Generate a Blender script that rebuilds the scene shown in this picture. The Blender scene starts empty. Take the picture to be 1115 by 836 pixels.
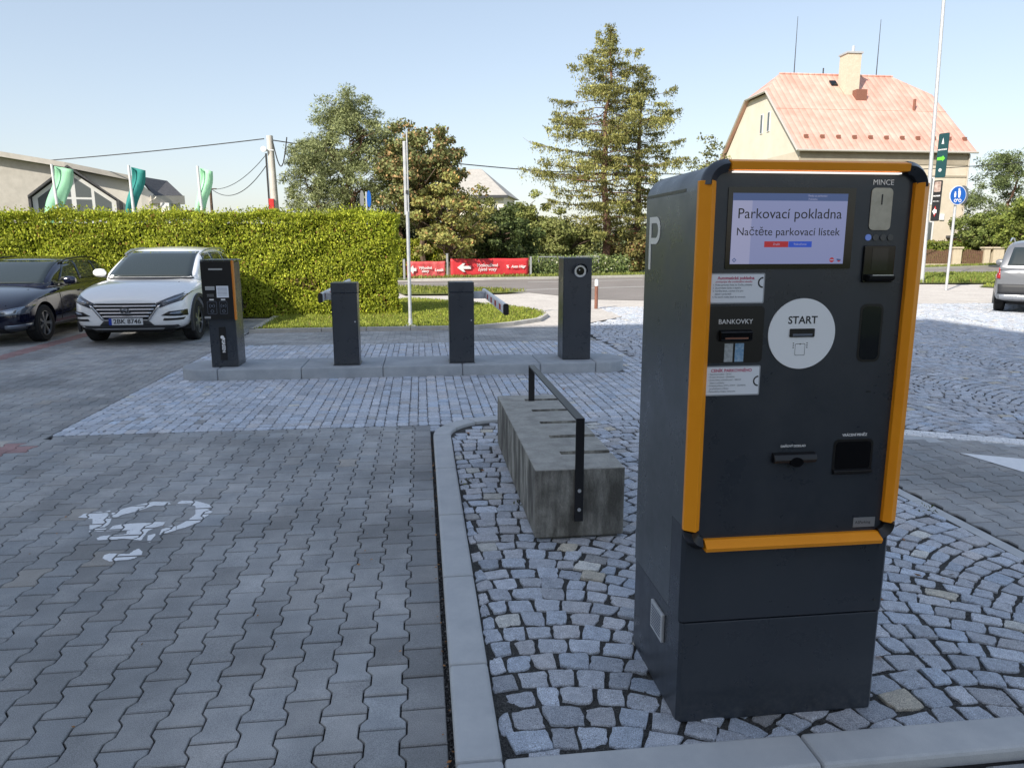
import bpy, bmesh, math, random
import numpy as np
from mathutils import Vector, Matrix
from mathutils.bvhtree import BVHTree
random.seed(7); rng = np.random.default_rng(11)
R = math.radians
scene = bpy.context.scene
col = scene.collection
# ------------------------------------------------------------------ measures
CAMH, FPX, PITCH = 1.65, 800.0, math.atan((418-265)/800.0)
ANG = R(7); C7, S7 = math.cos(ANG), math.sin(ANG)          # the site's own axes are turned 7 degrees
def S(a, b, z=0.0): return Vector((a*C7-b*S7, a*S7+b*C7, z))
def ground_point(px, py, z=0.0):
    u = (px-557.5)/FPX; v = (py-418)/FPX
    dy = math.cos(PITCH)-v*math.sin(PITCH); dz = -math.sin(PITCH)-v*math.cos(PITCH); t = (z-CAMH)/dz
    return u*t, dy*t
def site_point(px, py, z=0.0):
    x, y = ground_point(px, py, z); return (x*C7+y*S7, -x*S7+y*C7)
def at(px, py, Y):                                          # a point Y metres out
    u = (px-557.5)/FPX; v = (py-418)/FPX
    dy = math.cos(PITCH)-v*math.sin(PITCH); dz = -math.sin(PITCH)-v*math.cos(PITCH); t = Y/dy
    return Vector((u*t, Y, CAMH+dz*t))
# ------------------------------------------------------------------ materials
def principled(name, color=(.5,.5,.5), rough=.6, metal=0, spec=.5, coat=0, emit=None, estr=1):
    m = bpy.data.materials.new(name); m.use_nodes = True
    b = m.node_tree.nodes['Principled BSDF']
    b.inputs['Base Color'].default_value = (*color, 1); b.inputs['Roughness'].default_value = rough
    b.inputs['Metallic'].default_value = metal; b.inputs['Specular IOR Level'].default_value = spec
    b.inputs['Coat Weight'].default_value = coat; b.inputs['Coat Roughness'].default_value = .04
    if emit: b.inputs['Emission Color'].default_value = (*emit, 1); b.inputs['Emission Strength'].default_value = estr
    return m
def N(m, t, **kw):
    n = m.node_tree.nodes.new(t)
    for k, v in kw.items():
        if k in n.inputs: n.inputs[k].default_value = v
        else: setattr(n, k, v)
    return n
def L(m, a, b): m.node_tree.links.new(a, b)
def mottled(name, c1, c2, scale=8, rough=.8, bump=.2, bscale=60, bdist=.004, detail=6, attr=None, speck=None, metal=0, stops=(.35,.65), spec=.4, c3=None, s3=1.2, stretch=None):
    """two tone noise, an optional colour attribute multiplied in, fine speckle and bump"""
    m = principled(name, c1, rough, metal, spec); b = m.node_tree.nodes['Principled BSDF']
    tc = N(m, 'ShaderNodeTexCoord')
    if stretch:
        mp = N(m, 'ShaderNodeMapping'); mp.inputs['Scale'].default_value = stretch; L(m, tc.outputs['Object'], mp.inputs['Vector'])
        class _T: outputs = {'Object': mp.outputs['Vector']}
        tc = _T
    n1 = N(m, 'ShaderNodeTexNoise', Scale=scale, Detail=detail, Roughness=.65); L(m, tc.outputs['Object'], n1.inputs['Vector'])
    cr = N(m, 'ShaderNodeValToRGB'); cr.color_ramp.elements[0].position = stops[0]; cr.color_ramp.elements[1].position = stops[1]
    cr.color_ramp.elements[0].color = (*c1, 1); cr.color_ramp.elements[1].color = (*c2, 1); L(m, n1.outputs['Fac'], cr.inputs['Fac'])
    out = cr.outputs['Color']
    if c3:
        n3 = N(m, 'ShaderNodeTexNoise', Scale=s3, Detail=5, Roughness=.6); L(m, tc.outputs['Object'], n3.inputs['Vector'])
        r3 = N(m, 'ShaderNodeValToRGB'); r3.color_ramp.elements[0].position = .42; r3.color_ramp.elements[1].position = .62
        L(m, n3.outputs['Fac'], r3.inputs['Fac'])
        mx = N(m, 'ShaderNodeMix', data_type='RGBA'); L(m, r3.outputs['Color'], mx.inputs[0]); L(m, out, mx.inputs[6]); mx.inputs[7].default_value = (*c3, 1); out = mx.outputs[2]
    if attr:
        at_ = N(m, 'ShaderNodeAttribute', attribute_name=attr)
        mx = N(m, 'ShaderNodeMix', data_type='RGBA', blend_type='MULTIPLY'); mx.inputs[0].default_value = 1
        L(m, out, mx.inputs[6]); L(m, at_.outputs['Color'], mx.inputs[7]); out = mx.outputs[2]
    if speck:
        n2 = N(m, 'ShaderNodeTexNoise', Scale=speck[0], Detail=3, Roughness=.8); L(m, tc.outputs['Object'], n2.inputs['Vector'])
        r2 = N(m, 'ShaderNodeValToRGB'); r2.color_ramp.elements[0].position = .38; r2.color_ramp.elements[1].position = .62
        r2.color_ramp.elements[0].color = (speck[1],)*3+(1,); r2.color_ramp.elements[1].color = (speck[2],)*3+(1,)
        L(m, n2.outputs['Fac'], r2.inputs['Fac'])
        mx = N(m, 'ShaderNodeMix', data_type='RGBA', blend_type='MULTIPLY'); mx.inputs[0].default_value = 1
        L(m, out, mx.inputs[6]); L(m, r2.outputs['Color'], mx.inputs[7]); out = mx.outputs[2]
    L(m, out, b.inputs['Base Color'])
    if bump:
        nb = N(m, 'ShaderNodeTexNoise', Scale=bscale, Detail=4, Roughness=.7); L(m, tc.outputs['Object'], nb.inputs['Vector'])
        bp = N(m, 'ShaderNodeBump', Strength=bump, Distance=bdist); L(m, nb.outputs['Fac'], bp.inputs['Height']); L(m, bp.outputs['Normal'], b.inputs['Normal'])
    return m
def grime(m, top=.20):
    nt = m.node_tree; b = nt.nodes['Principled BSDF']; src = b.inputs['Base Color'].links[0].from_socket
    tc = N(m, 'ShaderNodeTexCoord'); sp = N(m, 'ShaderNodeSeparateXYZ'); L(m, tc.outputs['Object'], sp.inputs[0])
    mr = N(m, 'ShaderNodeMapRange'); mr.inputs['From Min'].default_value = 0; mr.inputs['From Max'].default_value = top; mr.inputs['To Min'].default_value = .62; mr.inputs['To Max'].default_value = .05; L(m, sp.outputs['Z'], mr.inputs['Value'])
    n1 = N(m, 'ShaderNodeTexNoise', Scale=38, Detail=8, Roughness=.8); L(m, tc.outputs['Object'], n1.inputs['Vector'])
    r1 = N(m, 'ShaderNodeMapRange'); r1.inputs['From Min'].default_value = .44; r1.inputs['From Max'].default_value = .74; L(m, n1.outputs['Fac'], r1.inputs['Value'])
    mu = N(m, 'ShaderNodeMath', operation='MULTIPLY'); L(m, mr.outputs[0], mu.inputs[0]); L(m, r1.outputs[0], mu.inputs[1])
    mx = N(m, 'ShaderNodeMix', data_type='RGBA'); L(m, mu.outputs[0], mx.inputs[0]); L(m, src, mx.inputs[6]); mx.inputs[7].default_value = (.11,.108,.105,1); L(m, mx.outputs[2], b.inputs['Base Color'])
    n2 = N(m, 'ShaderNodeTexNoise', Scale=5, Detail=6, Roughness=.7); L(m, tc.outputs['Object'], n2.inputs['Vector'])
    r2 = N(m, 'ShaderNodeMapRange'); r2.inputs['From Min'].default_value = .35; r2.inputs['From Max'].default_value = .7; r2.inputs['To Min'].default_value = .24; r2.inputs['To Max'].default_value = .42; L(m, n2.outputs['Fac'], r2.inputs['Value']); L(m, r2.outputs[0], b.inputs['Roughness'])
def leafy(name, rough=.6, trans=.25):
    m = principled(name, (.1,.15,.04), rough, 0, .25); nt = m.node_tree; b = nt.nodes['Principled BSDF']
    a = N(m, 'ShaderNodeAttribute', attribute_name='tint'); L(m, a.outputs['Color'], b.inputs['Base Color'])
    t = N(m, 'ShaderNodeBsdfTranslucent'); L(m, a.outputs['Color'], t.inputs['Color'])
    mx = N(m, 'ShaderNodeMixShader'); mx.inputs[0].default_value = trans
    L(m, b.outputs[0], mx.inputs[1]); L(m, t.outputs[0], mx.inputs[2]); L(m, mx.outputs[0], nt.nodes['Material Output'].inputs['Surface'])
    return m
MAT = dict(
    paver=mottled('concrete_paver', (.33,.338,.345), (.43,.432,.43), 5.0, .85, .5, 260, .003, attr='tint', speck=(300,.68,1.28), c3=(.25,.258,.262), s3=.9),
    granite=mottled('granite_sett', (.40,.43,.485), (.54,.57,.62), 30, .78, .8, 130, .006, attr='tint', speck=(300,.42,1.55)),
    bed=mottled('joint_grit', (.012,.012,.013), (.04,.04,.04), 90, .95, 1.0, 160, .012),
    cobble_bed=mottled('joint_gravel_bed', (.022,.022,.022), (.12,.12,.115), 160, .95, 1.0, 220, .010, speck=(260,.4,1.6)),
    sett_bed=mottled('sett_joint_sand', (.10,.105,.11), (.20,.205,.21), 6, .95, 1.0, 160, .008),
    kerb=mottled('kerb_concrete', (.45,.47,.485), (.53,.545,.55), 6, .85, .25, 300, .0015, speck=(500,.86,1.1)),
    kerb_warm=mottled('kerb_warm', (.42,.40,.37), (.52,.50,.46), 6, .85, .25, 200, .002),
    island=mottled('island_kerb', (.33,.36,.395), (.43,.46,.485), 4, .85, .25, 200, .002),
    light_paving=mottled('light_paving', (.52,.48,.44), (.62,.58,.53), 1.2, .9, .4, 40, .006, speck=(14,.82,1.1)),
    asphalt=mottled('asphalt', (.21,.19,.175), (.26,.235,.22), .6, .9, .3, 60, .004, speck=(60,.85,1.1)),
    roadline=mottled('road_paint', (.6,.6,.58), (.75,.75,.72), 9, .8, 0),
    soil=mottled('grass_soil', (.10,.12,.03), (.17,.19,.05), 2.5, .95, .3, 30, .02),
    field=mottled('field_grass', (.07,.10,.025), (.14,.16,.05), .3, .95, .3, 3, .05),
    paint=mottled('marking_paint', (.76,.78,.80), (.86,.87,.88), 20, .7, .2, 200, .001),
    concrete_old=mottled('weathered_concrete', (.16,.156,.14), (.50,.485,.43), 7, .9, .9, 60, .012, c3=(.12,.115,.10), s3=4.5, stretch=(1.6,1.6,.5), speck=(150,.8,1.1)),
    concrete_top=mottled('worn_concrete_top', (.30,.295,.27), (.44,.43,.39), 9, .9, .5, 120, .004, speck=(150,.85,1.1)),
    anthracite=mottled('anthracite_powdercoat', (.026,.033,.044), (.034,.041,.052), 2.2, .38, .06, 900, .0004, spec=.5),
    anthracite_side=mottled('anthracite_skylit', (.060,.071,.080), (.072,.083,.092), 2.2, .34, .06, 900, .0004, spec=.55),  # anthracite coat again, lightened to carry the sky's reflection on the shell
    black=principled('black_plastic', (.006,.006,.007), .35),
    black_matt=principled('black_rubber', (.012,.012,.013), .75),
    black_steel=principled('black_painted_steel', (.012,.012,.014), .4),
    gloss_black=principled('gloss_black', (.005,.005,.006), .08),
    yellow=mottled('amber_coated_metal', (.90,.315,.008), (.95,.35,.012), 5, .42, .05, 600, .0004),
    orange=principled('orange_trim', (.62,.20,.02), .4),
    steel=mottled('brushed_steel', (.40,.37,.30), (.50,.47,.39), 25, .42, .05, 200, .0005, metal=.35),
    galv=mottled('galvanised_steel', (.46,.48,.50), (.60,.61,.62), 12, .5, .1, 100, .001, metal=.35),
    chrome=principled('chrome', (.7,.7,.72), .15, 1),
    alu=principled('aluminium', (.55,.57,.6), .3, .8),
    white=principled('white_print', (.78,.78,.78), .5),
    cream_print=principled('cream_letter', (.90,.87,.78), .5),
    white_disc=principled('white_disc', (.86,.88,.90), .45),
    sticker=principled('sticker_white', (.78,.81,.86), .4),
    sticker_edge=principled('sticker_edge', (.35,.37,.40), .4),
    ink=principled('ink_black', (.015,.015,.02), .5),
    ink_grey=principled('ink_grey', (.12,.14,.18), .5),
    ink_red=principled('ink_red', (.50,.03,.12), .5),
    note_grey=mottled('note_print', (.28,.31,.32), (.45,.48,.5), 120, .5, 0),
    note_blue=mottled('note_print_blue', (.12,.28,.48), (.35,.48,.6), 120, .5, 0),
    lamp=principled('lit_strip', (.8,.8,.8), .5, emit=(1,.95,.88), estr=.45),
    scr_bg=principled('screen_lit', (.02,.02,.03), .12, emit=(.070,.080,.145), estr=1.0),
    scr_bar=principled('screen_bar', (.02,.02,.03), .12, emit=(.014,.026,.07), estr=1.0),
    scr_text=principled('screen_text', (.006,.006,.012), .2),
    scr_red=principled('screen_red', (.1,.01,.01), .15, emit=(.10,.004,.007), estr=1),
    scr_blue=principled('screen_blue', (.01,.02,.1), .15, emit=(.004,.02,.14), estr=1),
    scr_lite=principled('screen_pale', (.02,.02,.02), .15, emit=(.10,.105,.165), estr=1),
    ledblue=principled('led_blue', (.05,.08,.2), .3, emit=(.04,.07,.2), estr=.6),
    ledoff=principled('led_off', (.07,.072,.075), .3),
    glassdark=principled('dark_window', (.012,.014,.016), .06, spec=.6),
    car_white=principled('white_car_paint', (.90,.91,.92), .28, coat=1),
    car_blue=principled('dark_blue_car_paint', (.006,.009,.028), .16, metal=.2, coat=1),
    car_silver=principled('silver_car_paint', (.22,.23,.25), .32, metal=.4, coat=.8),
    cladding=principled('grey_cladding', (.035,.037,.042), .6),
    carglass=principled('car_glass', (.028,.038,.040), .03, spec=.8),
    headlight=principled('headlight_lens', (.22,.26,.32), .08, metal=.5, coat=1),
    darkheadlight=principled('headlight_dark', (.03,.035,.05), .08, coat=1),
    taillight=principled('tail_lens', (.35,.01,.01), .15, coat=1),
    tyre=mottled('tyre_rubber', (.012,.012,.013), (.02,.02,.02), 30, .85, .3, 150, .002),
    rim=principled('alloy_rim', (.40,.41,.43), .3, .8),
    plate=principled('plate_white', (.62,.64,.66), .4),
    eublue=principled('plate_blue', (.01,.04,.35), .4),
    plaster_cream=mottled('cream_render', (.54,.48,.38), (.62,.55,.45), .8, .9, .2, 30, .01),
    plaster_side=mottled('pale_cream_render', (.64,.58,.48), (.70,.64,.54), .6, .9, .2, 30, .01),
    eave_band=mottled('band_render', (.30,.26,.20), (.36,.32,.25), 1, .9, .1, 30, .01),
    white_wall=mottled('pale_wall', (.72,.68,.60), (.80,.76,.68), .6, .9, .15, 20, .01),
    boards=mottled('greybrown_boards', (.40,.38,.34), (.48,.455,.41), 2, .85, .3, 20, .02),
    roof_dark=mottled('dark_roof', (.05,.05,.055), (.09,.09,.095), 6, .75, .3, 25, .03),
    roof_pale=mottled('pale_roof', (.36,.345,.32), (.44,.42,.39), 3, .7, .2, 20, .02),
    white_frame=principled('white_frame', (.72,.72,.71), .5),
    pane=principled('window_pane', (.10,.115,.12), .08, spec=.6),
    brick=mottled('chimney_render', (.52,.46,.36), (.62,.55,.44), 6, .85, .5, 25, .02),
    gutter=principled('gutter', (.55,.52,.47), .45, .3),
    rust=mottled('rusty_metal', (.16,.07,.05), (.26,.12,.08), 20, .8, .2),
    wood=mottled('brown_fence_wood', (.11,.065,.04), (.18,.10,.065), 8, .8, .3, 60, .01),
    pillar=mottled('fence_pillar', (.50,.43,.32), (.58,.50,.38), 4, .9, .2, 30, .01),
    bark=mottled('bark', (.07,.05,.035), (.16,.11,.08), 8, .95, .8, 20, .04),
    bark_red=mottled('pine_bark', (.13,.075,.05), (.24,.14,.10), 8, .95, .8, 20, .04),
    pole_conc=mottled('pole_concrete', (.50,.47,.43), (.60,.57,.52), 3, .9, .2, 40, .005),
    red=mottled('banner_red', (.60,.035,.045), (.66,.05,.06), 1.5, .6, .15, 2.5, .05),
    redfade=mottled('banner_red_faded', (.60,.06,.07), (.66,.14,.14), 2.5, .6, .5, 2.5, .08),
    flag_green=principled('flag_green', (.27,.56,.36), .8), flag_teal=principled('flag_teal', (.02,.22,.20), .8),
    flag_pale=principled('flag_pale', (.36,.72,.44), .8),
    wire=principled('black_wire', (.03,.03,.032), .6),
    mesh=principled('grey_mesh', (.33,.34,.35), .5, .4),
    sign_blue=principled('sign_blue', (.008,.10,.42), .35), sign_green=principled('sign_green', (.012,.058,.065), .35),
    sign_lime=principled('sign_lime', (.15,.62,.05), .35), sign_black=principled('sign_black', (.02,.02,.022), .35),
    sign_photo=mottled('sign_photo', (.25,.17,.14), (.55,.45,.40), 9, .5, 0),
    sign_red=principled('sign_red', (.5,.03,.03), .35), sign_back=principled('sign_back', (.20,.21,.22), .5, .3),
    facade=mottled('facade_render', (.66,.64,.60), (.72,.70,.66), .5, .9, .1, 10, .01),
    leaf=leafy('tree_leaves'), needle=leafy('needles', .6, .15), hedge=leafy('hedge_leaves', .55, .3), grass=leafy('grass_blades', .6, .35),
    hedge_core=principled('hedge_core', (.018,.028,.008), 1, spec=.1),
    dead_leaf=leafy('dead_leaf', .7, .1),
)
def roof_red():
    m = principled('red_sheet_roof', (.5,.2,.15), .55, 0, .4); b = m.node_tree.nodes['Principled BSDF']
    tc = N(m, 'ShaderNodeTexCoord')
    n1 = N(m, 'ShaderNodeTexNoise', Scale=.45, Detail=6, Roughness=.7); L(m, tc.outputs['Object'], n1.inputs['Vector'])
    cr = N(m, 'ShaderNodeValToRGB'); cr.color_ramp.elements[0].position = .38; cr.color_ramp.elements[1].position = .65
    cr.color_ramp.elements[0].color = (.60,.31,.245,1); cr.color_ramp.elements[1].color = (.66,.44,.37,1); L(m, n1.outputs['Fac'], cr.inputs['Fac'])
    w = N(m, 'ShaderNodeTexWave', Scale=.55, Distortion=0); w.bands_direction = 'X'; L(m, tc.outputs['Object'], w.inputs['Vector'])
    r2 = N(m, 'ShaderNodeValToRGB'); r2.color_ramp.elements[0].position = .0; r2.color_ramp.elements[1].position = .12
    r2.color_ramp.elements[0].color = (.72,.72,.72,1); L(m, w.outputs['Fac'], r2.inputs['Fac'])
    mx = N(m, 'ShaderNodeMix', data_type='RGBA', blend_type='MULTIPLY'); mx.inputs[0].default_value = 1
    L(m, cr.outputs['Color'], mx.inputs[6]); L(m, r2.outputs['Color'], mx.inputs[7]); L(m, mx.outputs[2], b.inputs['Base Color'])
    bp = N(m, 'ShaderNodeBump', Strength=.6, Distance=.04); L(m, w.outputs['Fac'], bp.inputs['Height']); L(m, bp.outputs['Normal'], b.inputs['Normal'])
    return m
MAT['roof_red'] = roof_red()
grime(MAT['anthracite']); grime(MAT['anthracite_side'])
# ------------------------------------------------------------------ building helpers
class MB:
    def __init__(s): s.v = []; s.f = []; s.m = []; s.slot = 0
    def add(s, vs, fs):
        o = len(s.v); s.v += [tuple(v) for v in vs]; s.f += [tuple(i+o for i in f) for f in fs]; s.m += [s.slot]*len(fs); return s
    def box(s, x0, y0, z0, x1, y1, z1):
        return s.add([(x0,y0,z0),(x1,y0,z0),(x1,y1,z0),(x0,y1,z0),(x0,y0,z1),(x1,y0,z1),(x1,y1,z1),(x0,y1,z1)],
                     [(0,3,2,1),(4,5,6,7),(0,1,5,4),(1,2,6,5),(2,3,7,6),(3,0,4,7)])
    def prism(s, poly, lo, hi, axis='z'):
        n = len(poly)
        def P(p, h):
            return (p[0],p[1],h) if axis == 'z' else ((p[0],h,p[1]) if axis == 'y' else (h,p[0],p[1]))
        vs = [P(p, lo) for p in poly]+[P(p, hi) for p in poly]
        fs = [tuple(range(n))[::-1], tuple(range(n, 2*n))]+[(i,(i+1)%n,(i+1)%n+n,i+n) for i in range(n)]
        return s.add(vs, fs)
    def quad(s, *p): return s.add(p, [tuple(range(len(p)))])
    def tube(s, pts, r, n=8, r2=None):
        pts = [Vector(p) for p in pts]; m = len(pts); vs = []; fs = []
        up = Vector((0,0,1))
        for i, p in enumerate(pts):
            d = (pts[min(i+1,m-1)]-pts[max(i-1,0)]).normalized()
            a = d.cross(up if abs(d.z) < .95 else Vector((1,0,0))).normalized(); b = a.cross(d)
            rr = r if r2 is None else r+(r2-r)*i/(m-1)
            vs += [p+a*rr*math.cos(2*math.pi*k/n)+b*rr*math.sin(2*math.pi*k/n) for k in range(n)]
        for i in range(m-1):
            fs += [(i*n+k, i*n+(k+1)%n, (i+1)*n+(k+1)%n, (i+1)*n+k) for k in range(n)]
        fs += [tuple(range(n))[::-1], tuple(range((m-1)*n, m*n))]
        return s.add(vs, fs)
    def ring(s, c, ro, ri, d0, d1, axis='y', n=32, a0=0, a1=360, sx=1.0):
        full = abs(a1-a0) >= 360; k = n if full else n+1; vs = []; fs = []
        for i in range(k):
            t = R(a0+(a1-a0)*i/n)
            for r_, d in ((ro,d0),(ri,d0),(ri,d1),(ro,d1)):
                u, w = r_*math.cos(t)*sx, r_*math.sin(t)
                vs.append((c[0]+u, c[1]+d, c[2]+w) if axis == 'y' else ((c[0]+d, c[1]+u, c[2]+w) if axis == 'x' else (c[0]+u, c[1]+w, c[2]+d)))
        for i in range(n):
            j = (i+1) % k
            for q in range(4): fs.append((i*4+q, i*4+(q+1)%4, j*4+(q+1)%4, j*4+q))
        if not full: fs += [(0,1,2,3), tuple((k-1)*4+q for q in (3,2,1,0))]
        return s.add(vs, fs)
    def disc(s, c, r, d0, d1, axis='y', n=40, sx=1.0):
        pl = [(r*math.cos(2*math.pi*i/n)*sx, r*math.sin(2*math.pi*i/n)) for i in range(n)]
        if axis == 'y': return s.prism([(c[0]+p[0], c[2]+p[1]) for p in pl], c[1]+d0, c[1]+d1, 'y')
        if axis == 'x': return s.prism([(c[1]+p[0], c[2]+p[1]) for p in pl], c[0]+d0, c[0]+d1, 'x')
        return s.prism([(c[0]+p[0], c[1]+p[1]) for p in pl], c[2]+d0, c[2]+d1, 'z')
    def build(s, name, mat, parent=None, loc=None, rz=None, bevel=0, seg=2, smooth=False, fix=True):
        me = bpy.data.meshes.new(name); me.from_pydata(s.v, [], s.f)
        mats = mat if isinstance(mat, (list, tuple)) else [mat]
        for q in mats: me.materials.append(MAT[q] if isinstance(q, str) else q)
        if len(mats) > 1: me.polygons.foreach_set('material_index', s.m)
        if fix:
            bm = bmesh.new(); bm.from_mesh(me); bmesh.ops.recalc_face_normals(bm, faces=bm.faces); bm.to_mesh(me); bm.free()
        if smooth:
            me.polygons.foreach_set('use_smooth', [True]*len(me.polygons))
            try: me.set_sharp_from_angle(angle=R(40))
            except Exception: pass
        me.update()
        o = bpy.data.objects.new(name, me); col.objects.link(o)
        if parent: o.parent = parent
        if loc is not None: o.location = loc
        if rz is not None: o.rotation_euler.z = rz
        if bevel:
            b = o.modifiers.new('bevel', 'BEVEL'); b.width = bevel; b.segments = seg; b.limit_method = 'ANGLE'; b.angle_limit = R(35); b.harden_normals = False
        return o
def tag(o, label=None, cat=None, group=None, kind=None):
    if label: o['label'] = label
    if cat: o['category'] = cat
    if group: o['group'] = group
    if kind: o['kind'] = kind
    return o
def empty(name, loc, rz=0):
    o = bpy.data.objects.new(name, None); col.objects.link(o); o.location = loc; o.rotation_euler.z = rz; o.empty_display_size = .2; return o
def rrect(x0, z0, x1, z1, r, n=5):
    pts = []
    for cx, cz, a in ((x1-r,z0+r,-90),(x1-r,z1-r,0),(x0+r,z1-r,90),(x0+r,z0+r,180)):
        for i in range(n+1):
            t = R(a+90*i/n); pts.append((cx+r*math.cos(t), cz+r*math.sin(t)))
    return pts
_tc = [0]
def text_mesh(s, size, mat, name='lettering', parent=None, loc=(0,0,0), rot=(R(90),0,0), align='CENTER', fit=None, ext=.0004, shear=0, bold=0, sx=1):
    """flat writing built as a thin mesh; fit = full width in metres"""
    cu = bpy.data.curves.new('t', 'FONT'); cu.body = s; cu.size = size; cu.align_x = align; cu.align_y = 'CENTER'; cu.extrude = ext; cu.shear = shear; cu.offset = bold; cu.resolution_u = 3
    cu.space_line = .85
    t = bpy.data.objects.new('t', cu); col.objects.link(t)
    dg = bpy.context.evaluated_depsgraph_get(); me = bpy.data.meshes.new_from_object(t.evaluated_get(dg))
    bpy.data.objects.remove(t); bpy.data.curves.remove(cu)
    xs = [v.co.x for v in me.vertices]
    k = fit/(max(xs)-min(xs)) if fit and xs else 1
    me.transform(Matrix.Diagonal((k*sx, k if not (fit and size < 0) else 1, 1, 1)))
    me.materials.clear(); me.materials.append(MAT[mat])
    o = bpy.data.objects.new(name, me); col.objects.link(o); o.location = loc; o.rotation_euler = rot
    if parent: o.parent = parent
    return o
def vcol_mesh(name, verts, faces, colors, mat, parent=None, rz=None, loc=None, smooth=False):
    """mesh with a per-face tint"""
    me = bpy.data.meshes.new(name); me.from_pydata(verts, [], faces); me.materials.append(MAT[mat])
    a = me.attributes.new('tint', 'FLOAT_COLOR', 'FACE')
    a.data.foreach_set('color', np.array([(*c, 1) for c in colors], dtype=np.float32).ravel())
    if smooth: me.polygons.foreach_set('use_smooth', [True]*len(me.polygons))
    me.update(); o = bpy.data.objects.new(name, me); col.objects.link(o)
    if parent: o.parent = parent
    if rz is not None: o.rotation_euler.z = rz
    if loc is not None: o.location = loc
    return o
def leaves(name, cen, size, tint, mat, parent=None, loc=None, aspect=.6, up=0.0, dirs=None, nrm=None):
    """a cloud of small leaf faces (numpy): cen (n,3), size (n,), tint (n,3)"""
    n = len(cen); cen = np.asarray(cen, dtype=np.float64)
    a = rng.normal(size=(n,3)) if dirs is None else dirs+rng.normal(size=(n,3))*.35
    a /= np.linalg.norm(a, axis=1)[:,None]
    q = rng.normal(size=(n,3)) if nrm is None else nrm+rng.normal(size=(n,3))*.6
    b = np.cross(a, q); b /= (np.linalg.norm(b, axis=1)[:,None]+1e-9)
    s = np.asarray(size)[:,None]
    v = np.empty((n,4,3)); v[:,0] = cen-a*s*.5; v[:,1] = cen+b*s*.5*aspect+a*s*.05; v[:,2] = cen+a*s*.5; v[:,3] = cen-b*s*.5*aspect+a*s*.05
    me = bpy.data.meshes.new(name); me.vertices.add(n*4); me.loops.add(n*4); me.polygons.add(n)
    me.vertices.foreach_set('co', v.ravel()); me.loops.foreach_set('vertex_index', np.arange(n*4, dtype=np.int32))
    me.polygons.foreach_set('loop_start', np.arange(0, n*4, 4, dtype=np.int32)); me.polygons.foreach_set('loop_total', np.full(n, 4, dtype=np.int32))
    me.materials.append(MAT[mat]); me.update(calc_edges=True)
    at_ = me.attributes.new('tint', 'FLOAT_COLOR', 'FACE')
    at_.data.foreach_set('color', np.concatenate([np.asarray(tint), np.ones((n,1))], axis=1).astype(np.float32).ravel())
    o = bpy.data.objects.new(name, me); col.objects.link(o)
    if parent: o.parent = parent
    if loc is not None: o.location = loc
    return o
def tints(n, c1, c2, jit=.18, c3=None, p3=0):
    t = rng.random((n,1)); c = np.array(c1)*(1-t)+np.array(c2)*t
    if c3 is not None:
        k = rng.random(n) < p3; c[k] = np.array(c3)
    return np.clip(c*(1+rng.normal(size=(n,1))*jit), .003, .9)
# ------------------------------------------------------------------ the ground
def sheet(name, poly, z, mat, site=True):
    me = bpy.data.meshes.new(name); me.from_pydata([(p[0],p[1],z) for p in poly], [], [tuple(range(len(poly)))]); me.materials.append(MAT[mat])
    bm = bmesh.new(); bm.from_mesh(me)
    bmesh.ops.triangulate(bm, faces=bm.faces)
    for f in bm.faces:
        f.normal_update()
        if f.normal.z < 0: f.normal_flip()
    bm.to_mesh(me); bm.free()
    o = bpy.data.objects.new(name, me); col.objects.link(o); o['kind'] = 'structure'
    if site: o.rotation_euler.z = ANG
    return o
sheet('ground', [(-600,-60),(600,-60),(600,900),(-600,900)], -.06, 'field', False)
sheet('paving_bed', [(-26,-8),(26,-8),(26,19.5),(-26,19.5)], -.012, 'bed')

sheet('cobble_bed', [(.2,2.0),(3.14,2.0),(3.14,6.66),(.2,6.66)], .0035, 'cobble_bed')
sheet('sett_bed', [(-3.25,6.65),(3.1,6.65),(3.1,12.4),(-3.25,12.4)], -.0085, 'sett_bed')
def seen(a, b, m=1.2):
    p = S(a, b); return p.y > .9 and abs(p.x) < p.y*.72+m
# interlocking concrete pavers
def paver_outline(cx, cy, Lh=.0960, wide=.0790, nar=.0560):
    h = [( wide,-Lh),( wide,-.066),( nar,-.036),( nar,.036),( wide,.066),( wide,Lh)]
    pts = h+[(-x,y) for x, y in h[::-1]]
    return [(cx+x, cy+y) for x, y in pts]
def paver_field(name, cells, mat, label_kind='structure', z=0.0):
    V = []; F = []; Cc = []
    for cx, cy, out, tint in cells:
        n = len(out); o = len(V)
        tz = z+random.gauss(0, .0009); tx, ty = random.gauss(0, .006), random.gauss(0, .006)
        for sc, dz in ((1.0,-.014),(1.0,-.0045),(.955,0)):
            for x, y in out:
                X, Y = cx+(x-cx)*sc, cy+(y-cy)*sc
                V.append((X, Y, tz+dz+(x-cx)*tx+(y-cy)*ty))
        for k in range(2):
            for i in range(n): F.append((o+k*n+i, o+k*n+(i+1)%n, o+(k+1)*n+(i+1)%n, o+(k+1)*n+i)); Cc.append(tint)
        F.append(tuple(o+2*n+i for i in range(n))); Cc.append(tint)
    ob = vcol_mesh(name, V, F, Cc, mat, rz=ANG); ob['kind'] = 'structure'; return ob
def tone():
    k = random.gauss(1, .065); w = random.gauss(0, .012)
    return (k*(1+w), k, k*(1-w))
cells = []; left_pavers = []
K_OUT = .075
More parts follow.
